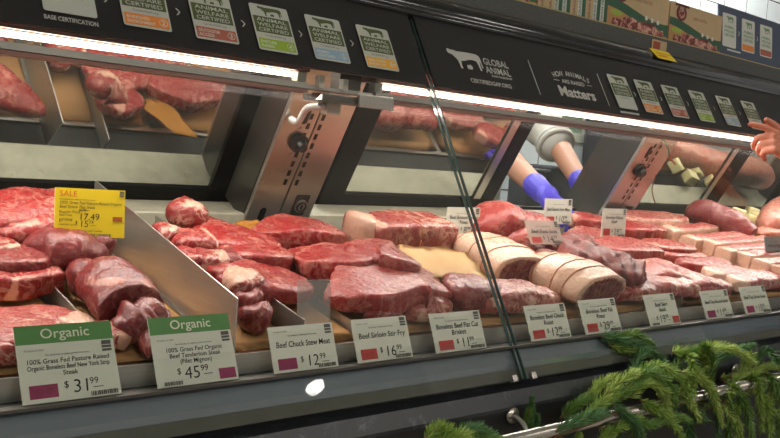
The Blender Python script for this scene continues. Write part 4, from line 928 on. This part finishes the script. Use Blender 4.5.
meat('flat_steak', 'flat red steak reaching toward the strip steak row', [(644, 249, .045), (668, 248, .05), (692, 251, .045)], [.07, .11, .08], .042, 'bright', 'steak', 3.5, 'rr', [('patch', .4, 22)], .003, group='flat steaks at the right')
J = [(664, 237), (686, 247), (705, 251), (722, 258), (741, 263), (759, 271), (776, 277)]
jl = ['strip steak at the back of the slanting row, farthest from the rail', 'second strip steak from the back of the slanting row', 'third strip steak from the back of the slanting row', 'middle strip steak of the slanting row, fourth from the back',
      'third strip steak from the front of the slanting row', 'second strip steak from the front of the slanting row', 'front strip steak of the slanting row, cut by the right edge']
for i, (x, y) in enumerate(J):
    meat('strip_steak', jl[i], [(x, y, .036), (x + 26, y - 2, .040), (x + 62, y - 6, .040)], [.054, .056, .05], [.078, .082, .078], 'pink', 'steak', 3.2, 'cr', [('start', .18), ('rim',)], .002, group=G6, cutfat=.85, K=26, wob=.06)
meat('strip_steak', 'strip steak with white rim lying before the slanting row', [(660, 258, .035), (680, 256, .038), (702, 258, .034)], [.06, .09, .07], .042, 'pink', 'steak', 3.5, 'rr', [('back', .45)], .003, group=G6)
meat('strip_steak', 'red strip steak lying in the middle before the slanting row', [(678, 266, .034), (700, 266, .036), (724, 264, .032)], [.06, .085, .07], .042, 'bright', 'steak', 3.5, 'rr', [('back', .7)], .003, group=G6)
meat('strip_steak', 'pale strip steak with a rounded fat end behind the $11.99 top round sign', [(708, 277, .032), (728, 274, .034), (752, 276, .03)], [.06, .085, .07], .044, 'pink', 'steak', 3.5, 'rr', [('start', .22), ('back', .5)], .003, group=G6)
meat('strip_steak', 'pale strip steak with fat rim behind the farthest rail sign', [(730, 288, .030), (752, 284, .032), (784, 285, .03)], [.06, .085, .07], .044, 'pink', 'steak', 3.5, 'rr', [('start', .2), ('back', .5)], .003, group=G6)
meat('strip_steak', 'red strip steak right of the farthest rail sign', [(762, 297, .028), (800, 294, .028)], .08, .042, 'bright', 'steak', 3.5, 'rr', (), .003, group=G6)
meat('whole_tenderloin', 'long whole tenderloin with a dark cut end at the back right', [('r', 684, 1.53, .08), ('r', 706, 1.49, .09), ('r', 730, 1.42, .08), ('r', 751, 1.355, .06)], [.07, .12, .11, .09], [.08, .115, .11, .09], 'tender', 'roast', 2.2, 'rc', [('patch', .42, 20)], .005)
meat('skirt_steak', 'long skirt steak folded behind the low right divider', [(612, 275, .03), (660, 272, .04), (700, 284, .03)], [.09, .13, .08], [.035, .045, .035], 'pink', 'steak', 2.8, 'rr', [('patch', .32, 18)], .006, folds=(2.5, .004), group=G8)
meat('skirt_steak', 'skirt steak ending in a ragged edge right of the low divider', [(668, 284, .028), (690, 282, .034), (722, 288, .025)], [.07, .10, .08], [.035, .045, .035], 'bright', 'steak', 2.8, 'rr', [('patch', .3, 20)], .006, folds=(2, .004), group=G8)
meat('skirt_steak', 'skirt steak with pale streaks behind the $19.99 sign', [(618, 303, .025), (648, 294, .034), (690, 300, .025)], [.08, .12, .09], [.04, .05, .04], 'pink', 'steak', 2.8, 'rr', [('patch', .28, 18)], .006, folds=(2.5, .004), group=G8)
meat('skirt_steak', 'skirt steak low between the $19.99 and $11.99 top round signs', [(682, 308, .022), (700, 303, .028), (726, 302, .022)], [.07, .09, .07], [.04, .045, .04], 'pink', 'steak', 2.8, 'rr', [('patch', .3, 20)], .005, group=G8)
meat('skirt_steak', 'skirt steak end right of the rib roast, above the front lip', [(608, 315, .024), (630, 306, .03), (652, 309, .025)], [.06, .09, .07], [.04, .05, .04], 'fatty', 'steak', 2.8, 'rr', [('patch', .2, 20)], .006, group=G8)
meat('skirt_steak', 'skirt steak behind the dark flank, beside the divider end', [(650, 263, .04), (672, 271, .04), (690, 275, .03)], [.06, .08, .06], [.035, .04, .035], 'pink', 'steak', 2.8, 'rr', [('patch', .3, 20)], .005, group=G8)
meat('pork_loin', 'pale pink pork loin at the right edge behind the suet blocks', [(766, 226, .08), (785, 212, .10), (815, 210, .10)], [.08, .13, .14], [.09, .13, .13], 'pale', 'roast', 2.3, 'rr', (), .004, group='pork at the right edge')
meat('pork_loin', 'flat pink pork slab below the pale loin at the right edge', [(760, 234, .06), (785, 231, .06), (815, 231, .06)], [.06, .09, .09], .045, 'pale', 'roast', 3, 'rr', (), .003, group='pork at the right edge')
for i, (x, y, lb) in enumerate([(738, 214, 'pale yellow suet block left of the small group at the back right'), (752, 213, 'pale yellow suet block at the top of the small group at the back right'), (747, 220, 'pale yellow suet block nearest the whole tenderloin'), (760, 219, 'pale yellow suet block at the right of the small group')]):
    o = link_mesh('suet_block', box_bm((0, 0, 0), (0.052, 0.045, 0.04), Matrix.Rotation(0.5 * i + .3, 3, 'Z') @ Matrix.Rotation(.25, 3, 'X'), 0.006), CREAMB, None, True)
    o.location = at_deck(x, y, 0.075 if i < 2 else 0.07); tag(o, lb, 'suet', 'suet blocks at the back right')
# ------------------------------------------------------------------ people
def capsule_chain(bm, pts, rads, seg=14, sub=4):
    P = catmull(pts, (len(pts) - 1) * sub + 1); R = [lerp_list(list(rads), i / (len(P) - 1)) for i in range(len(P))]
    t0 = (P[1] - P[0]).normalized(); t1 = (P[-1] - P[-2]).normalized()
    pre = [(P[0] - t0 * R[0] * math.cos(a), R[0] * math.sin(a)) for a in (0.25, 0.7, 1.15)]
    post_ = [(P[-1] + t1 * R[-1] * math.cos(a), R[-1] * math.sin(a)) for a in (1.15, 0.7, 0.25)]
    full = pre + list(zip(P, R)) + post_
    add_tube(bm, [p for p, _ in full], [r for _, r in full], seg)
def ellipsoid(bm, c, s, rot=None):
    r = bmesh.ops.create_uvsphere(bm, u_segments=20, v_segments=14, radius=1.0); vs = r['verts']
    bmesh.ops.scale(bm, vec=s, verts=vs)
    if rot is not None: bmesh.ops.transform(bm, matrix=rot.to_4x4(), verts=vs)
    bmesh.ops.translate(bm, vec=c, verts=vs)
def fuse(name, bm, mat, parent, voxel, smooth_it=4):
    bmesh.ops.translate(bm, vec=-parent.location, verts=bm.verts[:])
    o = link_mesh(name, bm, mat, None, True)
    md = o.modifiers.new('r', 'REMESH'); md.mode = 'VOXEL'; md.voxel_size = voxel; md.use_smooth_shade = True
    m2 = o.modifiers.new('s', 'SMOOTH'); m2.iterations = smooth_it; m2.factor = 0.5
    bpy.context.view_layer.update()
    me = bpy.data.meshes.new_from_object(o.evaluated_get(bpy.context.evaluated_depsgraph_get()))
    o.modifiers.clear(); old = o.data; o.data = me; bpy.data.meshes.remove(old); me.name = name
    if not me.materials: me.materials.append(mat)
    for p in me.polygons: p.use_smooth = True
    o.parent = parent; o.location = (0, 0, 0)
    return o
def hand(bm, wrist, fwd, nrm, side, curls, sc_=1.0, spread=0.12, thumb=(0.75, 0.35), index_straight=False):
    # fwd: toward the fingers, nrm: back of the hand, side: +1 thumb on fwd x nrm side
    f = fwd.normalized(); n = (nrm - f * nrm.dot(f)).normalized(); s = f.cross(n) * side
    capsule_chain(bm, [wrist - f * .02, wrist + f * .03 * sc_], [.027 * sc_, .028 * sc_])
    for k in range(4):                        # palm: four metacarpal bodies
        o = (0.028 - 0.019 * k) * sc_
        capsule_chain(bm, [wrist + s * o * .6 + f * .01, wrist + s * o + f * (.088 - .006 * abs(k - 1)) * sc_], [.017 * sc_, .0115 * sc_])
    ln = [.072, .08, .074, .058]
    for k in range(4):
        o = (0.029 - 0.0195 * k) * sc_; p = wrist + s * o + f * (.088 - .006 * abs(k - 1)) * sc_; d = (f + s * spread * (1.2 - .8 * k)).normalized(); a = 0.0; pts = [p]; c = curls[k]
        for q, fr in enumerate((.45, .32, .25)):
            a += c[q]; dd = d * math.cos(a) - n * math.sin(a); p = p + dd * ln[k] * fr * sc_; pts.append(p)
        capsule_chain(bm, pts, [.0102 * sc_, .0095 * sc_, .0085 * sc_, .0068 * sc_], 12, 3)
    tb = wrist + s * .026 * sc_ + f * .025 * sc_; t1 = tb + (s * thumb[0] + f * .75 - n * thumb[1]).normalized() * .042 * sc_; t2 = t1 + (s * thumb[0] * .3 + f - n * thumb[1]).normalized() * .034 * sc_; t3 = t2 + (f - n * thumb[1] * .6 - s * .1).normalized() * .026 * sc_
    capsule_chain(bm, [tb, t1, t2, t3], [.017 * sc_, .0125 * sc_, .011 * sc_, .0082 * sc_], 12, 3)
def head(root, c, face, skin, hairmat, cap=None):
    # c = head centre; face = horizontal direction looked at
    face = face.normalized(); up = (Vector((0, 0, 1)) - face * face.z).normalized(); rt = face.cross(up)
    R = Matrix((rt, face, up)).transposed()
    bm = bmesh.new(); ellipsoid(bm, c, (.074, .092, .112), R); ellipsoid(bm, c + face * .02 - up * .06, (.055, .066, .06), R)
    capsule_chain(bm, [c - up * .10 - face * .02, c - up * .2 - face * .05], [.052, .058])
    capsule_chain(bm, [c + face * .088 + up * .02, c + face * .112 - up * .028], [.008, .014]); 
    for s in (-1, 1): ellipsoid(bm, c + rt * s * .076 - face * .005 - up * .005, (.010, .020, .032), R)
    h = fuse('head', bm, skin, root, .007, 3)
    for s in (-1, 1):
        b = bmesh.new(); ellipsoid(b, c + rt * s * .031 + face * .083 + up * .012 - root.location, (.014, .010, .009), R); link_mesh('eye', b, WHITE, h, True)
        b = bmesh.new(); ellipsoid(b, c + rt * s * .031 + face * .0925 + up * .012 - root.location, (.006, .003, .006), R); link_mesh('iris', b, HAIR, h, True)
        b = bmesh.new(); capsule_chain(b, [c + rt * s * .016 + face * .092 + up * .034 - root.location, c + rt * s * .048 + face * .080 + up * .034 - root.location], [.004, .003]); link_mesh('eyebrow', b, hairmat, h, True)
    b = bmesh.new(); capsule_chain(b, [c - rt * .024 + face * .084 - up * .058 - root.location, c + face * .092 - up * .056 - root.location, c + rt * .024 + face * .084 - up * .058 - root.location], [.005, .007, .005]); link_mesh('mouth', b, plain('lips', (160, 84, 78), .5), h, True)
    bm = bmesh.new(); ellipsoid(bm, c - face * .014 + up * .022, (.082, .094, .108), R); ellipsoid(bm, c - face * .03 - up * .02, (.080, .080, .10), R)
    fuse('hair', bm, hairmat, root, .009, 2)
    return h

# the clerk behind the case, reaching in through the open gap
lw = at_y(541, 191, 1.635); le = at_y(497, 148, 1.87); rw = at_y(583, 186, 1.74); re = at_y(545, 128, 2.02)
clerk = empty('person', (2.28, 2.30, 0)); tag(clerk, 'butcher in a white coat and violet-blue gloves reaching into the case through the open gap', 'person')
hipc = Vector((2.32, 2.34, 0.93)); chest = Vector((2.27, 2.25, 1.30)); neck = Vector((2.24, 2.20, 1.48))
ls = Vector((2.08, 2.17, 1.42)); rs = Vector((2.47, 2.22, 1.42))
bm = bmesh.new()
ellipsoid(bm, hipc, (.17, .12, .14)); capsule_chain(bm, [hipc, chest, neck - Vector((0, 0, .06))], [.14, .155, .075])
for s, x in ((-1, -.10), (1, .10)):
    capsule_chain(bm, [hipc + Vector((x, 0, -.05)), Vector((hipc.x + x * 1.1, 2.33, .48)), Vector((hipc.x + x * 1.1, 2.36, .10))], [.092, .062, .045])
    capsule_chain(bm, [Vector((hipc.x + x * 1.1, 2.38, .05)), Vector((hipc.x + x * 1.3, 2.22, .04))], [.045, .038])
capsule_chain(bm, [ls, le, lw], [.055, .044, .030]); capsule_chain(bm, [rs, re, rw], [.055, .046, .031])
capsule_chain(bm, [chest + Vector((-.12, 0, .08)), ls], [.07, .058]); capsule_chain(bm, [chest + Vector((.12, 0, .08)), rs], [.07, .058])
fuse('body', bm, SKIN, clerk, .010, 3)
head(clerk, Vector((2.20, 2.13, 1.64)), Vector((-.35, -.85, -.35)), SKIN, HAIR)
bm = bmesh.new()
capsule_chain(bm, [hipc + Vector((0, 0, -.12)), hipc, chest, neck - Vector((0, 0, .08))], [.185, .165, .175, .075], 18)
capsule_chain(bm, [chest + Vector((-.13, 0, .08)), ls], [.085, .074]); capsule_chain(bm, [chest + Vector((.13, 0, .08)), rs], [.085, .074])
rc = re.lerp(rw, .30)
capsule_chain(bm, [rs, re, rc], [.080, .074, .060])
lc_ = ls.lerp(le, .80)
capsule_chain(bm, [ls, ls.lerp(le, .5), lc_], [.078, .068, .062])
fuse('coat', bm, COAT, clerk, .009, 2)
for c0, c1, r in ((rc, rw, .056), (lc_, le, .056)):
    t = (c1 - c0).normalized(); a = t.orthogonal().normalized(); b = t.cross(a)
    for off in (0.0, -.018):
        bm = bmesh.new(); add_tube(bm, [c0 + t * (.004 + off) + (a * math.cos(k * PI / 12) + b * math.sin(k * PI / 12)) * (r + .002) - clerk.location for k in range(25)], .0115, 8, False)
        link_mesh('rolled_cuff', bm, COAT, clerk, True)
bm = bmesh.new(); capsule_chain(bm, [hipc + Vector((0, 0, .02)), hipc + Vector((0, 0, -.1))], [.172, .17])
for x in (-.10, .10): capsule_chain(bm, [hipc + Vector((x, 0, -.05)), Vector((hipc.x + x * 1.1, 2.33, .48)), Vector((hipc.x + x * 1.1, 2.36, .12))], [.105, .08, .066])
fuse('trousers', bm, JEANS, clerk, .012, 3)
for x in (-.11, .11):
    bm = bmesh.new(); capsule_chain(bm, [Vector((hipc.x + x, 2.39, .055)), Vector((hipc.x + x * 1.2, 2.21, .048))], [.055, .046]); fuse('shoe', bm, RUBBER, clerk, .009, 2)
lt = at_y(578, 214, 1.50)
bm = bmesh.new(); fw = (lt - lw).normalized(); cf = (lw - le).normalized()
capsule_chain(bm, [lw - cf * .035, lw + cf * .01], [.037, .033])
hand(bm, lw, fw, Vector((0.25, -0.35, 0.9)), 1, [(.35, .5, .4), (.4, .55, .45), (.45, .6, .45), (.5, .6, .45)], 1.06, .05)
fuse('left_glove', bm, GLOVE, clerk, .0035, 3)
bm = bmesh.new(); cf = (rw - re).normalized(); capsule_chain(bm, [rw - cf * .03, rw + cf * .01], [.038, .034])
hand(bm, rw, Vector((.12, -.75, -.55)), Vector((0.1, -0.5, 0.85)), -1, [(.3, .4, .3), (.35, .45, .3), (.4, .5, .3), (.45, .5, .3)], 1.06, .05)
fuse('right_glove', bm, GLOVE, clerk, .004, 3)

# the customer whose pointing hand enters at the right
Yc = 1.15
wr = at_y(795, 158, Yc - .05); kn = at_y(772, 134, Yc); tip = at_y(740, 141, Yc + .03)
cust = empty('person', (3.05, 0.62, 0)); tag(cust, 'customer at the right edge pointing a finger at the header, bare hand in view', 'person')
hp = Vector((3.10, 0.58, 0.95)); ch = Vector((3.08, 0.60, 1.30)); nk = Vector((3.08, 0.60, 1.47)); lsx = Vector((2.90, 0.60, 1.40)); rsx = Vector((3.27, 0.56, 1.40))
el = Vector((2.96, 0.83, 1.14))
bm = bmesh.new(); ellipsoid(bm, hp, (.16, .12, .14)); capsule_chain(bm, [hp, ch, nk], [.135, .15, .06])
for x in (-.095, .095):
    capsule_chain(bm, [hp + Vector((x, 0, -.05)), Vector((hp.x + x * 1.1, .59, .48)), Vector((hp.x + x * 1.1, .57, .09))], [.09, .06, .044]); capsule_chain(bm, [Vector((hp.x + x * 1.1, .55, .05)), Vector((hp.x + x * 1.2, .71, .04))], [.042, .036])
capsule_chain(bm, [ch + Vector((-.1, 0, .08)), lsx], [.07, .055]); capsule_chain(bm, [ch + Vector((.1, 0, .08)), rsx], [.07, .055])
capsule_chain(bm, [lsx, el, wr], [.054, .042, .029]); capsule_chain(bm, [rsx, Vector((3.33, .55, 1.12)), Vector((3.34, .65, .88)), Vector((3.34, .68, .78))], [.054, .042, .03, .03])
fuse('body', bm, SKINR, cust, .010, 3)
head(cust, Vector((3.07, .63, 1.64)), Vector((-.6, .75, -.1)), SKINR, HAIR)
bm = bmesh.new(); capsule_chain(bm, [hp + Vector((0, 0, -.05)), ch, nk - Vector((0, 0, .06))], [.16, .17, .075]); capsule_chain(bm, [ch + Vector((-.11, 0, .08)), lsx], [.08, .068]); capsule_chain(bm, [ch + Vector((.11, 0, .08)), rsx], [.08, .068])
capsule_chain(bm, [lsx, el, el.lerp(wr, .35)], [.068, .058, .05]); capsule_chain(bm, [rsx, Vector((3.33, .55, 1.12)), Vector((3.34, .63, .92))], [.068, .056, .046]); fuse('shirt', bm, SHIRT, cust, .01, 3)
bm = bmesh.new(); capsule_chain(bm, [hp + Vector((0, 0, .0)), hp + Vector((0, 0, -.09))], [.155, .155])
for x in (-.095, .095): capsule_chain(bm, [hp + Vector((x, 0, -.05)), Vector((hp.x + x * 1.1, .59, .48)), Vector((hp.x + x * 1.1, .57, .12))], [.104, .078, .062])
fuse('trousers', bm, JEANS, cust, .012, 3)
for x in (-.1, .1):
    bm = bmesh.new(); capsule_chain(bm, [Vector((hp.x + x, .53, .055)), Vector((hp.x + x * 1.15, .73, .048))], [.052, .044]); fuse('shoe', bm, RUBBER, cust, .009, 2)
bm = bmesh.new(); f_ = (kn - wr).normalized()
# pointing hand: index straight toward the header, the rest half curled; thumb raised above
hand(bm, wr, (tip - wr).normalized() * .75 + Vector((0, 0, .30)), Vector((-.35, -.75, .55)), 1, [(.28, .30, .16), (1.0, .9, .5), (1.15, 1.0, .6), (1.2, 1.0, .6)], 1.0, .04, (.55, .05))
hd = fuse('hand', bm, SKINR, cust, .0033, 3)

# ------------------------------------------------------------------ rail and evergreen garland on the front of the case
RY = 0.915
def rail_pt(X): return Vector((X, RY, -0.455 + H))
rl_ = tag(empty('bumper_rail', (1.5, RY, -0.455 + H)), 'polished metal rail along the dark front, partly wrapped in evergreens', 'rail')
def rp(name, bm, m, s=False):
    o = link_mesh(name, bm, m, None, s); o.parent = rl_; o.matrix_parent_inverse = Matrix.Translation(-rl_.location); return o
rp('pipe', tube_bm([rail_pt(1.07), rail_pt(4.2)], 0.0115, 14), PIPE, True)
for X in (1.135, 1.9, 2.8, 3.7):
    rp('bracket', tube_bm(catmull([rail_pt(X), Vector((X, RY + .015, -.438 + H)), Vector((X, .955, -.430 + H))], 8), 0.006, 8), PIPE, True)
    rp('bracket_plate', tube_bm([Vector((X, .95, -.430 + H)), Vector((X, .960, -.430 + H))], 0.014, 14), PIPE, True)
rg = random.Random(21)
def sprig(name, pts, r0, parent, mat, needles=150, nl=0.02, wood=0.0016, seed=0, taper=0.35):
    g = random.Random(seed); n = 26; cs = catmull(pts, n); off = parent.location; bm = bmesh.new()
    add_tube(bm, [p - off for p in cs], [wood * (1 - .6 * i / n) for i in range(n)], 5)
    for f in bm.faces: f.material_index = 1
    for q in range(needles):
        u = g.random() ** 0.9; x = u * (n - 1); k = min(int(x), n - 2); p = cs[k].lerp(cs[k + 1], x - k); T = (cs[k + 1] - cs[k]).normalized()
        a = g.random() * 2 * PI; A = T.orthogonal().normalized(); B = T.cross(A); R = A * math.cos(a) + B * math.sin(a)
        d = (T * (0.75 + .35 * g.random()) + R * (0.75)).normalized(); L = nl * (0.75 + .4 * g.random()) * (1 - taper * max(0, u - .6) / .4)
        W = d.cross(Vector((g.random() - .5, g.random() - .5, g.random() - .5))).normalized() * (0.0008 + nl * .006)
        b = p - off; m_ = b + d * L * .55 + Vector((0, 0, -.0008)); e = b + d * L
        v = [bm.verts.new(b - W * .5), bm.verts.new(m_ - W), bm.verts.new(e), bm.verts.new(m_ + W), bm.verts.new(b + W * .5)]
        f = bm.faces.new(v); f.material_index = 0
    return link_mesh(name, bm, [mat, STEM], parent)
def garland(label, defs, loc, group='evergreen garland on the front rail'):
    root = empty('evergreen_garland', loc); tag(root, label, 'garland', group); return root
def px3(x, y, Y): return at_y(x, y, Y)
def branch(root, path, Y, mat, seed, nl=0.022, dens=1.0):
    g = random.Random(seed); pts = [px3(x, y, Y + d) for x, y, d in path]
    L = sum((b - a).length for a, b in zip(pts, pts[1:]))
    return sprig('branch', pts, 0, root, mat, int(L * 2600 * dens) + 60, nl, 0.002, seed)
g1 = garland('dense evergreen garland hanging over the rail at the lower right', None, rail_pt(1.6))
BR = [
 [(600, 410, .02), (632, 385, 0), (650, 372, -.01), (672, 386, -.02), (674, 404, -.02)], [(620, 400, .03), (640, 372, .02), (660, 366, 0), (680, 378, -.02), (690, 398, -.03)],
 [(596, 408, 0), (612, 388, 0), (630, 375, -.01), (640, 372, 0)], [(556, 432, .0), (585, 418, -.02), (606, 412, -.02)], [(560, 418, .03), (580, 402, .02), (604, 392, .02)],
 [(575, 424, .0), (600, 404, .0), (622, 390, .01)], [(690, 385, .02), (704, 366, .02), (706, 350, 0), (730, 348, -.01), (755, 362, -.02)], [(700, 380, .03), (716, 360, .03), (735, 350, .02), (754, 345, .01)],
 [(706, 390, 0), (712, 362, -.01), (704, 346, 0)], [(672, 352, .03), (684, 352, .03), (692, 364, 0), (693, 392, -.02)], [(680, 372, 0), (698, 376, -.01), (712, 392, -.03), (722, 424, -.03)],
 [(696, 378, .02), (708, 384, 0), (716, 404, -.02), (718, 436, -.02)], [(724, 382, .02), (738, 392, .0), (748, 414, -.02), (752, 445, -.02)], [(742, 386, .03), (756, 378, .0), (760, 400, -.02), (762, 430, -.02)],
 [(720, 378, .04), (745, 376, .03), (770, 366, .02), (790, 372, 0)], [(750, 372, .04), (764, 352, .03), (776, 358, .0), (788, 380, -.02)], [(764, 372, .02), (776, 384, -.01), (780, 412, -.02), (778, 444, -.02)],
 [(740, 396, .0), (736, 420, -.01), (742, 446, -.02)], [(726, 396, .02), (742, 372, .03), (752, 354, .02)], [(612, 404, 0), (632, 420, -.02), (644, 442, -.02)], [(622, 416, .0), (648, 424, -.02), (672, 416, -.02), (690, 420, -.02)],
 [(640, 400, .0), (664, 414, -.02), (682, 436, -.02)], [(656, 396, .02), (672, 392, .01), (688, 400, -.02), (700, 420, -.02)], [(630, 376, .03), (640, 356, .04), (646, 352, .04)], [(664, 380, .02), (690, 352, .03), (704, 356, .02)],
 [(596, 440, .0), (618, 428, -.01), (640, 418, -.01)], [(768, 398, 0), (784, 402, -.02), (792, 430, -.03)], [(600, 336, .09), (625, 340, .07), (650, 350, .06), (664, 362, .04)],
 [(615, 338, .08), (634, 334, .07), (652, 344, .06)], [(608, 344, .08), (630, 350, .07), (648, 352, .05)], [(628, 398, .02), (646, 384, .0), (664, 392, -.02), (668, 416, -.02)], [(700, 404, .01), (690, 424, -.01), (694, 446, -.02)],
 [(732, 372, .03), (728, 396, .0), (730, 424, -.02), (724, 446, -.02)], [(755, 390, .01), (768, 408, -.02), (770, 440, -.03)], [(588, 402, .02), (598, 386, .02), (616, 376, .02)],
]
for i, b in enumerate(BR):
    branch(g1, b, RY - .015, NEEDLE[i % 4], 100 + i, 0.021 if i % 3 else 0.024, 1.25)
tw = [[(552, 438, -.01), (600, 420, -.02), (625, 410, -.02)], [(700, 412, -.01), (722, 404, -.02), (733, 394, -.01), (734, 390, 0)]]
for i, b in enumerate(tw): link_mesh('twig', tube_bm([px3(x, y, RY + d) - g1.location for x, y, d in [(q[0], q[1], q[2]) for q in b]], 0.0022, 6), STEM, g1, True)
for i in range(22):                       # short filler tips hugging the rail
    X = 1.22 + i * 0.045 + rg.random() * .02; p = rail_pt(X) + Vector((0, rg.random() * .03 - .01, -.01)); d = Vector((rg.random() - .5, -.25 * rg.random(), rg.random() * .9 - .55)).normalized() * (.07 + .05 * rg.random())
    sprig('branch', [p, p + d * .5 + Vector((0, 0, .012)), p + d + Vector((0, 0, -.012))], 0, g1, NEEDLE[i % 4], 120, 0.019, .0016, 300 + i)
g2 = garland('low clump of evergreen tips at the bottom edge, left of the rail end', None, px3(465, 436, .91))
for i, b in enumerate([[(424, 440, 0), (434, 430, 0), (452, 428, 0)], [(440, 446, 0), (444, 432, 0), (440, 426, 0)], [(452, 445, 0), (462, 432, .0), (478, 428, 0), (494, 434, 0)], [(470, 446, 0), (484, 436, 0), (500, 440, 0)], [(430, 446, 0), (448, 438, -.01), (466, 440, -.01)], [(446, 450, 0), (456, 436, -.01), (470, 434, -.01)]]):
    branch(g2, b, .91, NEEDLE[(i + 1) % 4], 500 + i, 0.019, 1.5)
g3 = garland('single upright evergreen sprig beside the rail bracket', None, px3(528, 430, .935))
for i, b in enumerate([[(526, 434, 0), (530, 418, 0), (532, 398, 0)], [(524, 432, 0), (527, 420, 0), (529, 410, 0)], [(530, 432, 0), (535, 424, 0), (537, 416, 0)]]):
    branch(g3, b, .935, NEEDLE[3 if i != 1 else 0], 600 + i, 0.013, 2.0)

# ------------------------------------------------------------------ things on the clerk's side, seen through the gap
for nm, px, s, lb in (('black_tub', (527, 188), (.16, .12, .20), 'dark tub on the back counter, left of the two seen through the open gap'), ('black_tub', (556, 186), (.22, .12, .20), 'dark tub on the back counter, between the two gloved forearms')):
    p = at_y(px[0], px[1], 2.80); r = empty(nm, (p.x, p.y, p.z - .1)); tag(r, lb, 'tub', 'dark tubs behind the clerk')
    link_mesh('body', box_bm((0, 0, .1), s, None, .03), plain('charcoal_plastic', (52, 54, 56), .5), r, True)
    link_mesh('rim', box_bm((0, 0, .19), (s[0] + .015, s[1] + .015, .018), None, .006), plain('charcoal_rim', (70, 72, 74), .5), r, True)
p = at_y(540, 205, 2.75)
ctr = tag(empty('back_counter', (3.1, 2.75, 0)), 'steel counter against the white tile wall behind the clerk', 'counter')
link_mesh('top', box_bm((0, 0, .985), (3.4, .46, .03), None, .004), STEEL, ctr); link_mesh('cabinet', box_bm((0, .02, .485), (3.36, .42, .97)), STEELD, ctr)
tr = at_y(592, 150, 2.96); cl = empty('hanging_apron', tr); tag(cl, 'dark cloth hanging on the tile wall left of the farther post', 'apron')
link_mesh('cloth', box_bm((0.08, 0, 0.08), (.30, .02, .42), None, .008), plain('charcoal_cloth', (44, 46, 50), .9), cl, True); link_mesh('hook', tube_bm([Vector((.08, .03, .3)), Vector((.08, -.01, .3)), Vector((.08, -.015, .315))], .006, 8), STEEL, cl)
po = empty('wall_notice', mat=frame(at_y(553, 140, 2.995), (1, 0, 0), (0, 0, 1))); tag(po, 'small white notice with green print on the tile wall above the forearm', 'notice')
link_mesh('sheet', poly_bm(rect(0, 0, .27, .3), 0, .001), WHITE, po); link_mesh('green_print', add_rects([(.03, .12, .24, .26), (.03, .05, .24, .09)], .001), plain('green_photo_print', (96, 128, 96), .5, 0, .4, 30), po)

# ------------------------------------------------------------------ light
wd = bpy.data.worlds.new('store_surroundings'); sc.world = wd; wd.use_nodes = True
wd.node_tree.nodes['Background'].inputs[0].default_value = (0.80, 0.78, 0.74, 1); wd.node_tree.nodes['Background'].inputs[1].default_value = 0.42
for i, (x, y) in enumerate([(-.4, -2.3), (1.8, -2.3), (4.0, -2.3), (0.4, 2.35), (2.6, 2.35), (4.8, 2.35)]):
    r = empty('ceiling_light', (x, y, 3.18)); tag(r, 'white ceiling light panel outside the photograph, above the counter', 'ceiling light', 'ceiling light panels')
    link_mesh('diffuser', box_bm((0, 0, 0), (1.2, .3, .02)), LAMPM if y < 0 else LAMPC, r); link_mesh('housing', box_bm((0, 0, .015), (1.26, .36, .02)), WHITE, r)
# spot lamp whose glint shows on the ledge
d_ = ray(323, 385); nrm = Vector((0, -0.021, 0.017)).normalized(); nrm = GN.copy(); rf = d_ - nrm * 2 * d_.dot(nrm)
hit = at_y(323, 385, .948); tt_ = (3.0 - hit.z) / rf.z; lp = hit + rf * tt_
r = empty('spot_lamp', lp); tag(r, 'small round ceiling spot lamp outside the photograph, glinting on the ledge', 'ceiling light')
link_mesh('lens', tube_bm([Vector((0, 0, 0)), Vector((0, 0, .02))], .055, 24), SPOT, r); link_mesh('can', tube_bm([Vector((0, 0, .02)), Vector((0, 0, .2))], .065, 24), BLACKP, r)
def area(name, loc, rot, sx, sy, e, col=(1, .92, .85)):
    l = bpy.data.lights.new(name, 'AREA'); l.shape = 'RECTANGLE'; l.size = sx; l.size_y = sy; l.energy = e; l.color = col
    o = bpy.data.objects.new(name, l); C.objects.link(o); o.location = loc; o.rotation_euler = rot; return o
area('case_fill_strip', (1.85, 1.42, 0.17 + H), (0.10, 0, 0), 5.2, 0.04, 19, (1, .91, .80))  # added fill light behind the lamp bars, brightens the meat
area('case_fill_strip', (1.85, 1.30, 0.092 + H), (-0.5, 0, 0), 5.2, 0.02, 20, (1, .90, .84))  # second added fill light, tilted forward to brighten the front of the deck
sc.cycles.use_denoising = True
sc.cycles.max_bounces = 8; sc.cycles.transparent_max_bounces = 16; sc.cycles.glossy_bounces = 4
sc.cycles.sample_clamp_indirect = 6.0; sc.cycles.caustics_reflective = False; sc.cycles.caustics_refractive = False
